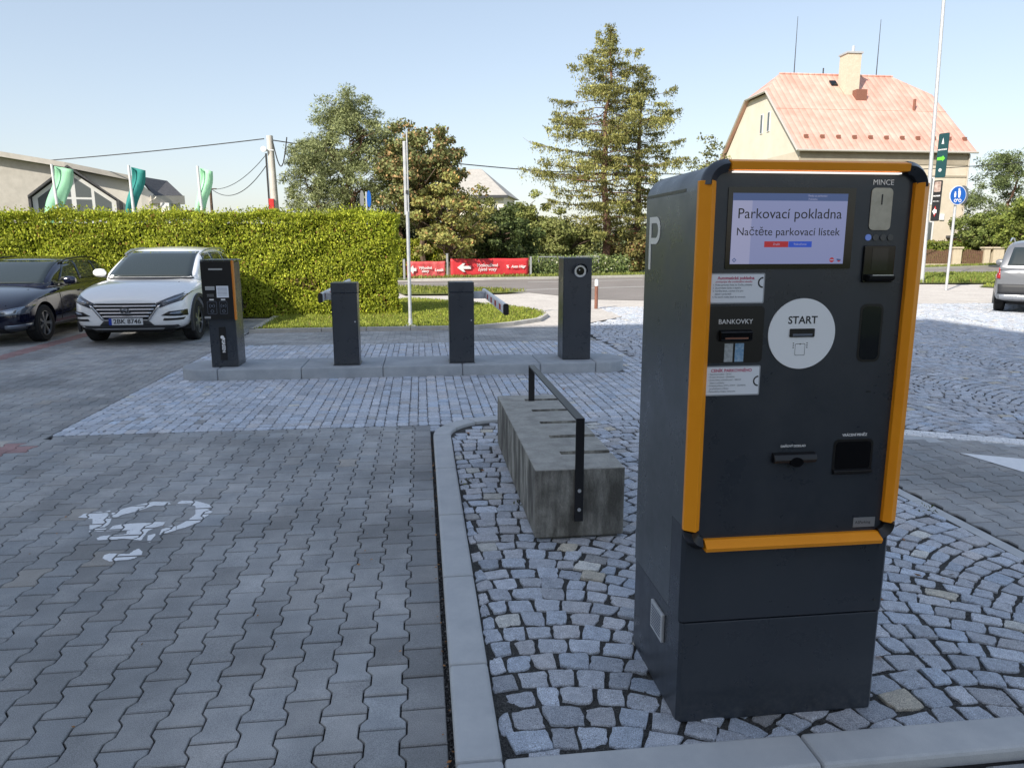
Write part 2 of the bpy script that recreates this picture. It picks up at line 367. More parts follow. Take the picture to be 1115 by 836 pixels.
for i in range(-150, 1):
    a = K_OUT-.03-.0705+i*.141
    for j in range(0, 90):
        b = .9+j*.2015+(.1 if i % 2 else 0)
        if a > -3.19: ok = b < 6.72
        else: ok = b < 16.6
        if not ok or not seen(a, b): continue
        t = tone()
        if random.random() < .007: t = (1.22,1.14,1.05)
        if (a < -3.22 and 6.12 < b < 6.42) or (abs(a+6.15) < .08 and b > 11.2): t = (1.05,.66,.64)
        out = paver_outline(a, b)
        if i == 0: out = [(K_OUT-.022 if x > a else x, y) for x, y in out]
        if a > -3.19: out = [(x, min(y, 6.645)) for x, y in out]
        elif a > -3.37 and b > 6.5: out = [(min(x, -3.25), y) for x, y in out]
        if max(p[1] for p in out)-min(p[1] for p in out) < .03 or max(p[0] for p in out)-min(p[0] for p in out) < .03: continue
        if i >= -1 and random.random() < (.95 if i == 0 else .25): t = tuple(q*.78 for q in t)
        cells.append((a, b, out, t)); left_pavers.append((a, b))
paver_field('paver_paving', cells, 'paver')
cells = []
def band_side(a, b):  # the curved band at the right: inside = pavers
    return math.hypot(a-2.6, b-3.4) if False else (a-3.2)*.62+(b-6.95)*.80
BP0, BP1 = site_point(985,470.5), site_point(1115,481.5)
def band_b(a): return BP0[1]+(BP1[1]-BP0[1])*(a-BP0[0])/(BP1[0]-BP0[0])
for i in range(0, 60):
    a = 3.33+i*.141
    for j in range(0, 60):
        b = .9+j*.2015+(.1 if i % 2 else 0)
        if b > band_b(a)-.20 or not seen(a, b): continue
        t = tone(); k = .98; cells.append((a, b, paver_outline(a, b), tuple(q*k for q in t)))
paver_field('paver_paving', cells, 'paver')
cells = []
for i in range(0, 24):
    a = .15+i*.141
    for j in range(0, 8):
        b = .5+j*.2015+(.1 if i % 2 else 0)
        if b-.1 > 1.86 or not seen(a, b): continue
        cells.append((a, b, [(x, min(y, 1.885)) for x, y in paver_outline(a, b)], tone()))
paver_field('paver_paving', cells, 'paver')
# small granite setts of the lane
cells = []
def sett(a, b, w, l, j=.008, n=1):
    out = []
    for sx, sy in ((-1,-1),(1,-1),(1,1),(-1,1)):
        out.append((a+sx*w/2+random.gauss(0, j*.4), b+sy*l/2+random.gauss(0, j*.4)))
    # rounded corners
    res = []
    for k in range(4):
        p, q, r_ = out[k-1], out[k], out[(k+1) % 4]
        for o_, t in ((p,.16),(r_,.16)): res.append((q[0]+(o_[0]-q[0])*t, q[1]+(o_[1]-q[1])*t))
    return res
def gtone(warm=.04):
    k = max(.6, random.gauss(1, .10))
    if random.random() < warm: return random.choice([(k*1.2, k*1.05, k*.80), (k*1.25, k*1.17, k*1.0), (k*.72, k*.68, k*.62)])
    w = random.gauss(0, .03); return (k*(1+w), k, k*(1-w))
a = -3.24
while a < 3.03:
    w = random.uniform(.085,.12); b = 6.66+random.uniform(-.004,.004)
    while b < 12.35:
        l = random.uniform(.085,.17)
        inside = (-2.85 < a < 2.55 and 9.25 < b+l/2 < 9.98)
        if seen(a, b) and not inside: cells.append((a, b+l/2, sett(a+w/2, b+l/2, w-.008, l-.008, .006), tuple(q*1.13 for q in gtone(.008))))
        b += l
    a += w
for i in range(4):
    for j in range(5):
        a_, b_ = .095+i*.10, 6.30+j*.095
        if b_ < 6.64 and math.hypot(a_-.725, b_-6.16) > .70 and a_ < .5: cells.append((a_, b_, sett(a_, b_, .09, .085, .004), gtone(.02)))
paver_field('sett_paving', cells, 'granite')
cells = []
for i in range(0, 68):
    b = 12.42+i*.101
    if b > 14.42: break
    for j in range(-34, 30):
        a = j*.201+(.1 if i % 2 else 0)
        if a < -3.2 or a > 3.0: continue
        cells.append((a, b, [(a-.098,b-.048),(a+.098,b-.048),(a+.098,b+.048),(a-.098,b+.048)], tuple(q*1.15 for q in tone())))
paver_field('block_paving', cells, 'paver')
# cobbles laid in arcs
def cobble(name, stones, hi, mat='granite', zoff=0.0):
    """stones: list of (corners4) in site coordinates"""
    V = []; F = []; Cc = []
    for q, tint in stones:
        cx = sum(p[0] for p in q)/4; cy = sum(p[1] for p in q)/4
        ring = []
        n = 4 if hi else 3
        for k in range(4):
            p0, p1 = q[k], q[(k+1) % 4]
            for i in range(n):
                t = i/n; x = p0[0]+(p1[0]-p0[0])*t; y = p0[1]+(p1[1]-p0[1])*t
                if i == 0: x = cx+(x-cx)*.95; y = cy+(y-cy)*.95      # knocked-off corner
                jj = .0026 if hi else .003
                ring.append((x+random.gauss(0, jj), y+random.gauss(0, jj)))
        m = len(ring); o = len(V); top = zoff+random.gauss(0, .0025); tx, ty = random.gauss(0, .028), random.gauss(0, .028)
        lv = ((1.0,-.022),(1.0,-.0035),(.965,-.0004),(.70,.0006)) if hi else ((1.0,-.02),(.97,-.005),(.8,.001))
        for sc, dz in lv:
            for x, y in ring:
                dx, dy = (x-cx)*sc, (y-cy)*sc
                V.append((cx+dx, cy+dy, top+dz+dx*tx+dy*ty+(random.gauss(0, .0007) if hi and sc < .99 else 0)))
        for k in range(len(lv)-1):
            for i in range(m): F.append((o+k*m+i, o+k*m+(i+1)%m, o+(k+1)*m+(i+1)%m, o+(k+1)*m+i)); Cc.append(tint)
        F.append(tuple(o+(len(lv)-1)*m+i for i in range(m))); Cc.append(tint)
    ob = vcol_mesh(name, V, F, Cc, mat, rz=ANG); ob['kind'] = 'structure'; return ob
def arc_stones(W, Rr, pitch, sw, c0, a_rng, b_rng, inside, gap, warm, jit=.006):
    out = []
    k0 = int((a_rng[0]-c0)/W)-1; k1 = int((a_rng[1]-c0)/W)+2
    half = math.asin(min(.999, W/2/Rr))
    for k in range(k0, k1):
        c = c0+k*W; n0 = int((b_rng[0]-Rr)/pitch)-2; n1 = int(b_rng[1]/pitch)+2
        for n in range(n0, n1):
            yc = n*pitch+(k % 2)*pitch*.5
            ns = int(round(2*half*Rr/sw)); ph = random.uniform(-.3,.3)/ns
            ws = [random.uniform(.75,1.25) for _ in range(ns)]; tot = sum(ws); t = -half
            for w in ws:
                dt = 2*half*w/tot; t0, t1 = t, t+dt; t = t1
                tm = (t0+t1)/2
                a = c+Rr*math.sin(tm); b = yc+Rr*math.cos(tm)
                if not inside(a, b): continue
                pr = pitch*math.cos(tm)                       # rows get thinner towards the flanks
                g = gap/Rr/2; r0, r1 = Rr-pr/2+gap/2, Rr+pr/2-gap/2
                q = []
                for tt, rr in ((t0+g,r0),(t1-g,r0),(t1-g,r1),(t0+g,r1)):
                    q.append((c+rr*math.sin(tt)+random.gauss(0,jit), yc+rr*math.cos(tt)+random.gauss(0,jit)))
                out.append((q, gtone(warm)))
    return out
KIN = .225          # inner face of the left kerb
def in_island(a, b):
    if a < KIN-.025 or a > 3.14 or b < 2.045 or b > 6.69: return False
    # rounded far left corner
    if a < KIN+.5 and b > 6.66-.5 and math.hypot(a-KIN-.5, b-6.16) > .5-.04: return False
    if not seen(a, b): return False
    if .90 < a < 1.52 and 2.26 < b < 2.68: return False
    return True
st = arc_stones(1.46, 1.02, .116, .118, .40, (0,3.4), (1.6,7), in_island, .0135, .05, .006)
st2 = []
for q, t in st:   # a row along the kerb keeps its edge straight
    qq = [(max(KIN+.010, min(3.12, x)), max(2.083, y)) for x, y in q]
    if max(p[0] for p in qq)-min(p[0] for p in qq) > .035 and max(p[1] for p in qq)-min(p[1] for p in qq) > .035: st2.append((qq, t))
cobble('cobble_paving', st2, True, zoff=.012)
def in_arc(a, b):
    if a < 3.10 or b < band_b(a)+.16 or b > 19 or a > 17: return False
    if a < 4.6 and b > 14.6+(a-3.1)*1.2: return False
    return seen(a, b, .8)
cobble('cobble_paving', arc_stones(1.9, 1.35, .125, .13, 3.3, (3,17), (5,19), in_arc, .014, .015, .005), False, zoff=.0)
def in_arc2(a, b): return False
# pale stone band between pavers and arcs
cells = []
bdir = Vector((BP1[0]-BP0[0], BP1[1]-BP0[1])).normalized(); bnrm = Vector((-bdir.y, bdir.x)); t_ = -1.2
while t_ < 4.5:
    for k in (-1,0,1):
        c_ = Vector(BP0)+bdir*(t_+(.06 if k else 0))+bnrm*k*.066; kk = random.gauss(1,.05)
        if c_.x < 3.24: continue
        q = [c_+bdir*sx*.058+bnrm*sy*.030 for sx, sy in ((-1,-1),(1,-1),(1,1),(-1,1))]
        cells.append((c_.x, c_.y, [tuple(p) for p in q], (1.75*kk,1.66*kk,1.52*kk)))
    t_ += .121
paver_field('stone_band', cells, 'granite', z=.003)
e_ = [Vector(BP0)+bdir*t-bnrm*w for t, w in ((-1.0,.33),(4.5,.33),(4.5,-.14),(-1.0,-.14))]
sheet('concrete_strip', [tuple(p) for p in e_], -.0045, 'kerb')
# flush edging strip right of the cobbles
kb = MB()
b = 1.2
while b < 6.4:
    kb.box(3.135, b, -.014, 3.215, b+.995, .006); b += 1.0
kb.build('edging_strip', 'kerb', rz=ANG, bevel=.004)['kind'] = 'structure'
# raised kerb round the cobbles
kb = MB(); zt = .036
def kerb_block(poly): kb.prism(poly, -.05, zt)
segs = [1.05,1.84,2.07+.0,2.66,3.42,4.2,5.05,5.95,6.16]
segs = [.6,1.25,1.905]
kerbs_left = [(2.072,2.62),(2.626,3.40),(3.406,4.25),(4.256,5.2),(5.206,6.155)]
for b0, b1 in [(.9,1.9),(1.906,2.066)]+kerbs_left: kerb_block([(K_OUT,b0),(KIN,b0),(KIN,b1),(K_OUT,b1)])
cc = (KIN+.5, 6.16); ro, ri = .5+KIN-K_OUT, .5
for k in range(3):
    t0, t1 = 180-30*k, 180-30*(k+1)+.6; pl = []
    for i in range(7): t = R(t0+(t1-t0)*i/6); pl.append((cc[0]+ro*math.cos(t), cc[1]+ro*math.sin(t)))
    for i in range(7): t = R(t1+(t0-t1)*i/6); pl.append((cc[0]+ri*math.cos(t), cc[1]+ri*math.sin(t)))
    kerb_block(pl)
x = KIN+.004
for ln in (1.0,1.0,.98): kerb_block([(x,1.915),(x+ln-.005,1.915),(x+ln-.005,2.072),(x,2.072)]); x += ln
tag(kb.build('kerb', 'kerb', rz=ANG, bevel=.013, seg=2), kind='structure')
# far side: light paving, road, lines
def site_poly(pts): return [site_point(*p) for p in pts]
def world_poly(pts): return [ground_point(*p) for p in pts]
sheet('light_pavement', [(-24,16.55),(-3.2,16.55),(-3.2,19.2),(-3.2,14.46),(3.06,14.46),(3.06,14.7),(4.7,16.6),(6.0,18.9),(8,18.95),(26,18.95),(34,34),(-24,34)], -.004, 'light_paving')
rd = world_poly([(380,311.5),(447,313.5),(540,316.5),(575,318.5),(610,322),(640,326),(700,327.2),(760,325),(850,317),(930,306),(985,299.5),(1115,298.5)])
rd2 = world_poly([(1115,289.5),(1000,293.5),(850,297.5),(700,302),(595,304),(447,306.5)])
e0 = Vector(rd[0])+Vector((-30,-12)); e1 = Vector(rd2[-1])+Vector((-36,-12)); e2 = Vector(rd[-1])+Vector((60,18)); e3 = Vector(rd2[0])+Vector((60,26))
sheet('road', [tuple(e0)]+rd+[tuple(e2),tuple(e3)]+rd2+[tuple(e1)], .006, 'asphalt', False)
def road_line(p, q, w, z=.011):
    p, q = Vector(ground_point(*p)), Vector(ground_point(*q)); d = (q-p).normalized(); n_ = Vector((-d.y, d.x))*w/2
    sheet('road_marking', [tuple(p-n_),tuple(q-n_),tuple(q+n_),tuple(p+n_)], z, 'roadline', False)
road_line((440,309.4),(520,309.0),.14); road_line((575,307.6),(700,304.9),.14)
road_line((560,316.2),(735,311.4),.13); road_line((985,296.2),(1115,294),.13)
fk = MB()
fp = [ground_point(*p) for p in ((447,306.1),(595,303.6),(700,301.6),(850,297.2),(1000,293.2),(1115,289.2))]
for p, q in zip(fp, fp[1:]):
    p, q = Vector(p), Vector(q); d = (q-p).normalized(); n_ = Vector((-d.y, d.x))*.14
    fk.prism([tuple(p),tuple(q),tuple(q+n_),tuple(p+n_)], -.05, .10)
tag(fk.build('kerb', 'kerb_warm'), kind='structure')
# grass areas with blades
def tri_area_pts(poly, dens):
    bm = bmesh.new(); f = bm.faces.new([bm.verts.new((p[0],p[1],0)) for p in poly]); r_ = bmesh.ops.triangulate(bm, faces=[f]); pts = []
    for t in bm.faces:
        A, B, C_ = [np.array(v.co) for v in t.verts]; ar = np.linalg.norm(np.cross(B-A, C_-A))/2; n = int(ar*dens)
        if n:
            u = rng.random((n,2)); k = u.sum(1) > 1; u[k] = 1-u[k]; pts.append(A+u[:,:1]*(B-A)+u[:,1:]*(C_-A))
    bm.free(); return np.concatenate(pts)
def grass_patch(name, poly, z, dens, h, c1, c2):
    sheet('grass_soil', poly, z, 'soil', False)
    p = tri_area_pts(poly, dens); n = len(p); s = rng.uniform(.6, 1.3, n)*h
    p[:,2] = z+s*.42
    d = np.tile([0,0,1.], (n,1))+rng.normal(size=(n,3))*.25
    o = leaves(name, p, s, tints(n, c1, c2, .2, (.28,.2,.08), .03), 'grass', aspect=.22, dirs=d)
    tag(o, kind='stuff'); return o
G1, G2 = (.22,.28,.04), (.40,.43,.08)
isl = world_poly([(276,362.5),(300,348),(447,326),(518,331.5),(570,337),(590,341),(595,345),(588,349),(560,353.5),(516,358),(447,359),(350,360.5)])
grass_patch('grass', isl, .03, 700, .075, G1, G2)
gl = [S(-3.1,17.0), S(-3.1,19.3), S(-22,19.3), S(-22,17.0)]
grass_patch('grass', [(p.x,p.y) for p in gl], .02, 60, .08, G1, G2)
hl = world_poly([(300,348),(447,326)])
grass_patch('grass', [hl[0], hl[1], tuple(S(-.3,19.3))[:2], tuple(S(-3.1,19.3))[:2]], .028, 200, .08, G1, G2)
grass_patch('grass', world_poly([(440,322.3),(480,322),(545,320.6),(574,319.3),(540,317.2),(447,314.2),(420,314)]), .05, 220, .13, (.16,.21,.04), (.30,.31,.07))
grass_patch('grass', world_poly([(940,309.5),(1060,309.8),(1125,308.5),(1125,300),(1040,300.2),(960,301)]), .05, 150, .20, (.16,.22,.04), (.30,.34,.08))
grass_patch('grass', world_poly([(1066,313),(1100,314.5),(1100,311),(1075,310.6)]), .03, 200, .09, G1, G2)
vp = [Vector(p) for p in fp]; back = [p+Vector((-.35,1.6)) for p in vp[::-1]]; vp2 = [p+Vector((-.05,.16)) for p in vp]
grass_patch('grass', [tuple(p) for p in vp2]+[tuple(p) for p in back], .06, 90, .17, (.17,.22,.04), (.30,.33,.09))
# light kerb round the grass island
kb = MB()
def kerb_line(pts, w, h, gap=.01, seg=1.0):
    P_ = [Vector(p) for p in pts]
    for p, q in zip(P_, P_[1:]):
        d = q-p; ln = d.length; d.normalize(); n_ = Vector((-d.y, d.x))*w; k = max(1, round(ln/seg))
        for i in range(k):
            s0 = p+d*(ln*i/k+gap/2); s1 = p+d*(ln*(i+1)/k-gap/2)
            kb.prism([tuple(s0),tuple(s1),tuple(s1+n_),tuple(s0+n_)], -.05, h)
kerb_line(world_poly([(271,363),(350,361.5),(447,360),(516,359),(560,354.5),(589,350),(597,345)]), .11, .075)
kerb_line(world_poly([(597,345),(592,340.5),(575,337)]), .10, .07)
kerb_line(world_poly([(298,347.5),(271,363)]), .11, .075)
tag(kb.build('kerb', 'kerb_warm', bevel=.006), kind='structure')
# painted wheelchair symbol, worn and cut by the joints
def in_poly(x, y, pl):
    c = False; n = len(pl)
    for i in range(n):
        x0, y0 = pl[i]; x1, y1 = pl[(i+1) % n]
        if (y0 > y) != (y1 > y) and x < (x1-x0)*(y-y0)/(y1-y0)+x0: c = not c
    return c
def zp(l): return [site_point(60+x/5.575, 520+y/5.575) for x, y in l]
shapes = [zp(l) for l in (
 [(345,240),(350,210),(450,180),(520,165),(600,148),(690,150),(700,162),(650,172),(600,172),(500,205),(400,230),(365,250)],
 [(745,150),(765,140),(860,142),(930,162),(945,178),(900,190),(870,192),(850,188),(845,170),(800,165),(735,168)],
 [(850,188),(905,185),(960,208),(940,232),(880,270),(800,300),(750,312),(752,290),(800,265),(850,225)],
 [(630,345),(645,312),(700,295),(748,290),(750,315),(700,330),(660,342)],
 [(140,243),(175,220),(265,208),(285,212),(325,200),(332,245),(330,262),(300,275),(232,270),(232,248)],
 [(232,268),(330,260),(318,285),(290,305),(232,308)], [(230,315),(300,312),(285,330),(230,332)],
 [(300,330),(345,295),(460,278),(620,272),(662,272),(650,292),(600,305),(560,325),(520,380),(420,372),(250,386),(245,372),(270,360),(440,342),(445,322),(480,316)],
 [(555,390),(560,350),(600,340),(610,343),(568,392)],
 [(300,490),(310,470),(340,460),(440,462),(470,440),(500,430),(522,450),(515,470),(480,492),(440,502),(340,508)])]
allx = [p[0] for s_ in shapes for p in s_]; ally = [p[1] for s_ in shapes for p in s_]
V = []; F = []; cs = .005
for (a, b) in left_pavers:
    if not (min(allx)-.1 < a < max(allx)+.1 and min(ally)-.1 < b < max(ally)+.1): continue
    out = paver_outline(a, b, .0945, .0765, .0535); jx, jy = random.gauss(0,.006), random.gauss(0,.006)
    i0 = int(.085/cs)
    for i in range(-i0, i0+1):
        for j in range(-20, 21):
            x, y = a+i*cs, b+j*cs
            if not in_poly(x, y, out): continue
            if any(in_poly(x+jx, y+jy, s_) for s_ in shapes) and random.random() > .008:
                o = len(V); V += [(x-cs/2,y-cs/2,.0028),(x+cs/2,y-cs/2,.0028),(x+cs/2,y+cs/2,.0028),(x-cs/2,y+cs/2,.0028)]; F.append((o,o+1,o+2,o+3))
mk = MB(); mk.add(V, F); tag(mk.build('parking_symbol', 'paint', rz=ANG, fix=False), kind='structure')
tri = [site_point(*p) for p in ((1045,493.5),(1130,501.5),(1130,519))]
sheet('painted_marking', tri, .0045, 'paint')
# fallen leaves and grit
n = 130; p = np.zeros((n,3))
for i in range(n):
    while True:
        if random.random() < .45: a, b = random.uniform(.035,.072), random.uniform(1.6,6.2)
        else: a, b = random.uniform(-3.5,3), random.uniform(2.2,9)
        if not (.5 < a < 1.7 and 2 < b < 6): break
    q = S(a, b, .006 if a < .2 else .02); p[i] = q
o = leaves('leaf_litter', p, np.where(p[:,2] < .01, rng.uniform(.008,.022,n), rng.uniform(.02,.05,n)), tints(n, (.28,.13,.05), (.42,.22,.08), .3), 'dead_leaf', aspect=.6, nrm=np.tile([0,0,3.],(n,1)), dirs=np.concatenate([rng.normal(size=(n,2)), np.zeros((n,1))],1)*3)
tag(o, kind='stuff')
n = 9000; p = np.zeros((n,3))
ab = np.stack([rng.uniform(.24,3.1,n), rng.uniform(2.08,5.5,n)], 1); edge = rng.random(n) < .22; ab[edge,0] = rng.uniform(.045,.074, edge.sum())
p[:,0] = ab[:,0]*C7-ab[:,1]*S7; p[:,1] = ab[:,0]*S7+ab[:,1]*C7; p[:,2] = .004+rng.random(n)*.004; p[edge,2] = -.008
o = leaves('joint_gravel', p, rng.uniform(.005,.011,n), tints(n, (.05,.05,.05), (.16,.16,.16), .4), 'dead_leaf', aspect=.9)
tag(o, kind='stuff')

# ------------------------------------------------------------------ payment machine
pm = empty('payment_machine', S(.846,2.205), ANG)
tag(pm, 'tall anthracite parking payment machine with amber edge bars and lit screen, in the foreground', 'payment machine')
W, D, HT = .728, .53, 1.888
MB().prism([(.012,0),(W-.012,0),(W,.012),(W,D),(0,D),(0,.012)], .012, .384).build('base_cabinet', ['anthracite'], pm, bevel=.002)
MB().box(.02,.02,0,W-.02,D-.02,.012).build('plinth', 'black', pm)
MB().prism([(.008,.001),(W-.008,.001),(W+.005,.013),(W+.005,.1105),(-.005,.1105),(-.005,.013)], .389, .729).build('lower_door', 'anthracite', pm, bevel=.002)
r_ = .085
def arch(x0, x1, z0, z1, r, n=8):
    pts = [(x0,z0)]
    for i in range(n+1): t = R(180-90*i/n); pts.append((x0+r+r*math.cos(t), z1-r+r*math.sin(t)))
    for i in range(n+1): t = R(90-90*i/n); pts.append((x1-r+r*math.cos(t), z1-r+r*math.sin(t)))
    return pts+[(x1,z0)]
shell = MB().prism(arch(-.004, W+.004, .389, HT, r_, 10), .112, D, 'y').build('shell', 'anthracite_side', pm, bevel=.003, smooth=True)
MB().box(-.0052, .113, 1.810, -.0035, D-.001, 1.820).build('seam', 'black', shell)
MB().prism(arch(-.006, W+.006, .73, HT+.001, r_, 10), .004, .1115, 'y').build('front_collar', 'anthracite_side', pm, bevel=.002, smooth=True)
# narrow light reveal: front panel
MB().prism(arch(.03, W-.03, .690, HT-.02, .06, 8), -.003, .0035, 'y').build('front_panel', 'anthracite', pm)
# amber bars, each with a ridge
PR = -.036
def vbar(sec, z0, z1, x_mirror=None):
    pl = sec if x_mirror is None else [(x_mirror-x, y) for x, y in sec]
    return MB().prism(pl, z0, z1, 'z')
sec = [(-.010,.004),(-.010,-.012),(.022,PR),(.041,PR+.018),(.041,.004)]
vbar(sec, .725, 1.835).build('side_bar', 'yellow', pm, bevel=.0015)
vbar(sec, .725, 1.835, W).build('side_bar', 'yellow', pm, bevel=.0015)
MB().prism([(.004,1.897),(-.014,1.897),(PR-.006,1.889),(PR-.002,1.866),(.004,1.866)], .078, W-.078, 'x').build('top_bar', 'yellow', pm, bevel=.0015)
MB().prism([(.004,.690),(-.018,.691),(PR-.010,.671),(PR-.004,.656),(.004,.656)], .060, W-.050, 'x').build('bottom_bar', 'yellow', pm, bevel=.0015)
def corner(cx, cz, a0, a1, ro, ri):
    """quarter bend with the same ridged section"""
    n = 10; secr = [(ro,.004),(ro,-.014),((ro+ri)/2+.004,PR-.003),(ri,PR+.016),(ri,.004)]; vs = []; fs = []; k = len(secr)
    for i in range(n+1):
        t = R(a0+(a1-a0)*i/n)
        for r0, y in secr: vs.append((cx+r0*math.cos(t), y, cz+r0*math.sin(t)))
    for i in range(n):
        for q in range(k): fs.append((i*k+q, i*k+(q+1)%k, (i+1)*k+(q+1)%k, (i+1)*k+q))
    fs += [tuple(range(k)), tuple(range(n*k, n*k+k))[::-1]]
    return MB().add(vs, fs)
for mir in (0, 1):
    m1 = corner(.074, 1.823, 180, 90, .076, .036); m2 = corner(.058, .722, 180, 262, .066, .022)
    if mir:
        for m_ in (m1, m2): m_.v = [(W-x, y, z) for x, y, z in m_.v]
    m1.build('corner_piece', 'anthracite', pm, smooth=True); m2.build('corner_piece', 'black', pm, smooth=True)
MB().box(.09, -.030, 1.8585, W-.10, -.012, 1.8625).build('light_strip', 'lamp', pm)
def mx(a): return a-.846
# screen
sf = MB().prism(rrect(mx(.932), 1.572, mx(1.345), 1.818, .004), -.006, -.0035, 'y').build('screen_frame', 'gloss_black', pm)
dx0, dx1, dz0, dz1 = mx(.947), mx(1.318), 1.587, 1.800
dp = MB().box(dx0, -.0075, dz0, dx1, -.0062, dz1).build('display', 'scr_bg', pm)
MB().box(dx0, -.0079, dz1-.022, dx1, -.0076, dz1).build('title_bar', 'scr_bar', dp)
MB().box(dx0, -.0078, dz0, dx0+.062, -.00765, dz1-.022).build('side_pane', 'scr_lite', dp)
cxs = (dx0+dx1)/2
text_mesh('Parkovací pokladna', .04, 'scr_text', 'lettering', dp, (cxs, -.0082, 1.738), fit=.336, ext=.0002)
text_mesh('Načtěte parkovací lístek', .03, 'scr_text', 'lettering', dp, (cxs-.002, -.0082, 1.684), fit=.336, ext=.0002)
MB().box(cxs-.078, -.0083, 1.638, cxs, -.0077, 1.656).build('red_button', 'scr_red', dp)
MB().box(cxs+.001, -.0083, 1.638, cxs+.077, -.0077, 1.656).build('blue_button', 'scr_blue', dp)
text_mesh('Zrušit', .009, 'scr_lite', 'lettering', dp, (cxs-.039, -.0086, 1.647), ext=.0001)
text_mesh('Pokračovat', .009, 'scr_lite', 'lettering', dp, (cxs+.039, -.0086, 1.647), ext=.0001)
text_mesh('Platba za parkování', .008, 'scr_lite', 'lettering', dp, (dx1-.10, -.0082, dz1-.007), ext=.0001)
text_mesh('Pokladna', .008, 'scr_lite', 'lettering', dp, (dx1-.115, -.0082, dz1-.017), ext=.0001)
ic = MB()
for x_, m_ in ((dx0+.013,0),): ic.prism([(x_-.007,dz0+.012),(x_,dz0+.005),(x_+.007,dz0+.012),(x_,dz0+.019)], -.0083, -.0078, 'y')
ic.build('icon', 'scr_bar', dp)
MB().disc((dx0+.013,-.0084,dz0+.012), .003, 0, .0004).build('icon', 'scr_lite', dp)
fl_ = MB().disc((dx1-.038,-.0083,dz0+.012), .0075, 0, .0004).build('flag_icon', 'scr_red', dp)
MB().box(dx1-.044,-.0087,dz0+.0105,dx1-.032,-.0084,dz0+.0135).build('stripe', 'scr_lite', fl_)
fl_ = MB().prism([(dx1-.022,dz0+.016),(dx1-.008,dz0+.014),(dx1-.009,dz0+.009),(dx1-.015,dz0+.006),(dx1-.021,dz0+.010)], -.0083, -.0078, 'y').build('flag_icon', 'scr_bar', dp)
MB().prism([(dx1-.020,dz0+.010),(dx1-.009,dz0+.010),(dx1-.012,dz0+.006),(dx1-.017,dz0+.006)], -.0087, -.0084, 'y').build('stripe', 'scr_red', fl_)
# coin side
text_mesh('MINCE', .024, 'white', 'lettering', pm, (mx(1.433), -.0045, 1.835), fit=.068)
cp = MB().prism(rrect(mx(1.396), 1.690, mx(1.468), 1.819, .014), -.0065, -.0035, 'y').build('coin_plate', 'steel', pm, bevel=.001)
MB().prism(rrect(mx(1.430), 1.768, mx(1.434), 1.800, .0015, 3), -.0075, -.0066, 'y').build('coin_slot', 'ink', cp)
for k in range(4):
    x_ = mx(1.398)+k*.0248
    MB().disc((x_, -.0035, 1.668), .0098, -.0025, 0).build('indicator_lamp', 'ledblue' if k == 0 else 'ledoff', pm)
rd_ = MB().prism(rrect(mx(1.386), 1.528, mx(1.490), 1.644, .006), -.012, -.0035, 'y').build('card_reader', 'gloss_black', pm, bevel=.002)
MB().prism([(-.012,1.553),(-.036,1.550),(-.034,1.538),(-.012,1.530)], mx(1.396), mx(1.482), 'x').build('reader_lip', 'black', rd_, bevel=.002)
MB().box(mx(1.404), -.0375, 1.5505, mx(1.474), -.034, 1.553).build('lip_edge', 'alu', rd_)
MB().box(mx(1.412), -.0128, 1.566, mx(1.466), -.0122, 1.636).build('reader_window', 'glassdark', rd_)
ov = MB().prism(rrect(mx(1.395), 1.272, mx(1.474), 1.460, .02), -.0045, -.0035, 'y').build('change_window', 'black', pm)
MB().prism(rrect(mx(1.402), 1.280, mx(1.467), 1.452, .016), -.0052, -.0047, 'y').build('window_pane', 'glassdark', ov)
MB().prism(rrect(mx(1.440), 1.171, mx(1.456), 1.175, .001, 3), -.0042, -.0035, 'y').build('lock_slot', 'black', pm)
# stickers and notes panel
def sticker(a0, z0, a1, z1, head, hs, lines, sub=None):
    s_ = MB().prism(rrect(mx(a0), z0, mx(a1), z1, .005), -.0045, -.0034, 'y').build('sticker', 'sticker_edge', pm)
    MB().prism(rrect(mx(a0)+.004, z0+.004, mx(a1)-.004, z1-.004, .003), -.0050, -.0046, 'y').build('sticker_face', 'sticker', s_)
    text_mesh(head, .02, 'ink_red', 'lettering', s_, (mx(a0)+.5*(a1-a0)-.006, -.0054, z1-.015), fit=hs, ext=.0001, bold=.0004)
    z = z1-.026
    if sub: text_mesh(sub, .0075, 'ink_red', 'lettering', s_, (mx(a0)+.5*(a1-a0)-.012, -.0054, z), fit=.118, ext=.0001); z -= .010
    for t_ in lines:
        text_mesh(t_, .0075, 'ink_grey', 'lettering', s_, (mx(a0)+.009, -.0054, z), align='LEFT', ext=.0001, sx=.92); z -= .0093
    return s_
s1 = sticker(.888, 1.465, 1.066, 1.559, 'Automatická pokladna', .120, ['1. Vložte parkovací lístek do čtečky pokladny', '2. Zkontrolujte částku a zaplaťte', '3. Vyjměte lístek a nechte si ho pro', '    výjezd z parkoviště', '4. Na závoře vložte lístek do terminálu'], 'postupujte dle uvedeného návodu')
s2 = sticker(.888, 1.172, 1.070, 1.268, 'CENÍK PARKOVNÉHO', .135, ['• Započatá hodina – 30 Kč', '• Prvních 30 minut – ZDARMA', '• Ztráta lístku, znehodnocení – 500 Kč', '   hlaste u pokladny', '• Držitelé průkazu ZTP a ZTP/P – ZDARMA', '   po předložení průkazu', '• Parkoviště je hlídáno kamerami'])
for s_, zc, a1 in ((s1,1.530,1.060),(s2,1.218,1.064)):
    MB().ring((mx(a1),-.0056,zc), .017, .0125, 0, .0004, 'y', 16, 90, 270).build('ring_mark', 'ink', s_)
bp_ = MB().prism(rrect(mx(.888), 1.278, mx(1.072), 1.457, .014), -.0042, -.0034, 'y').build('banknote_panel', 'black', pm)
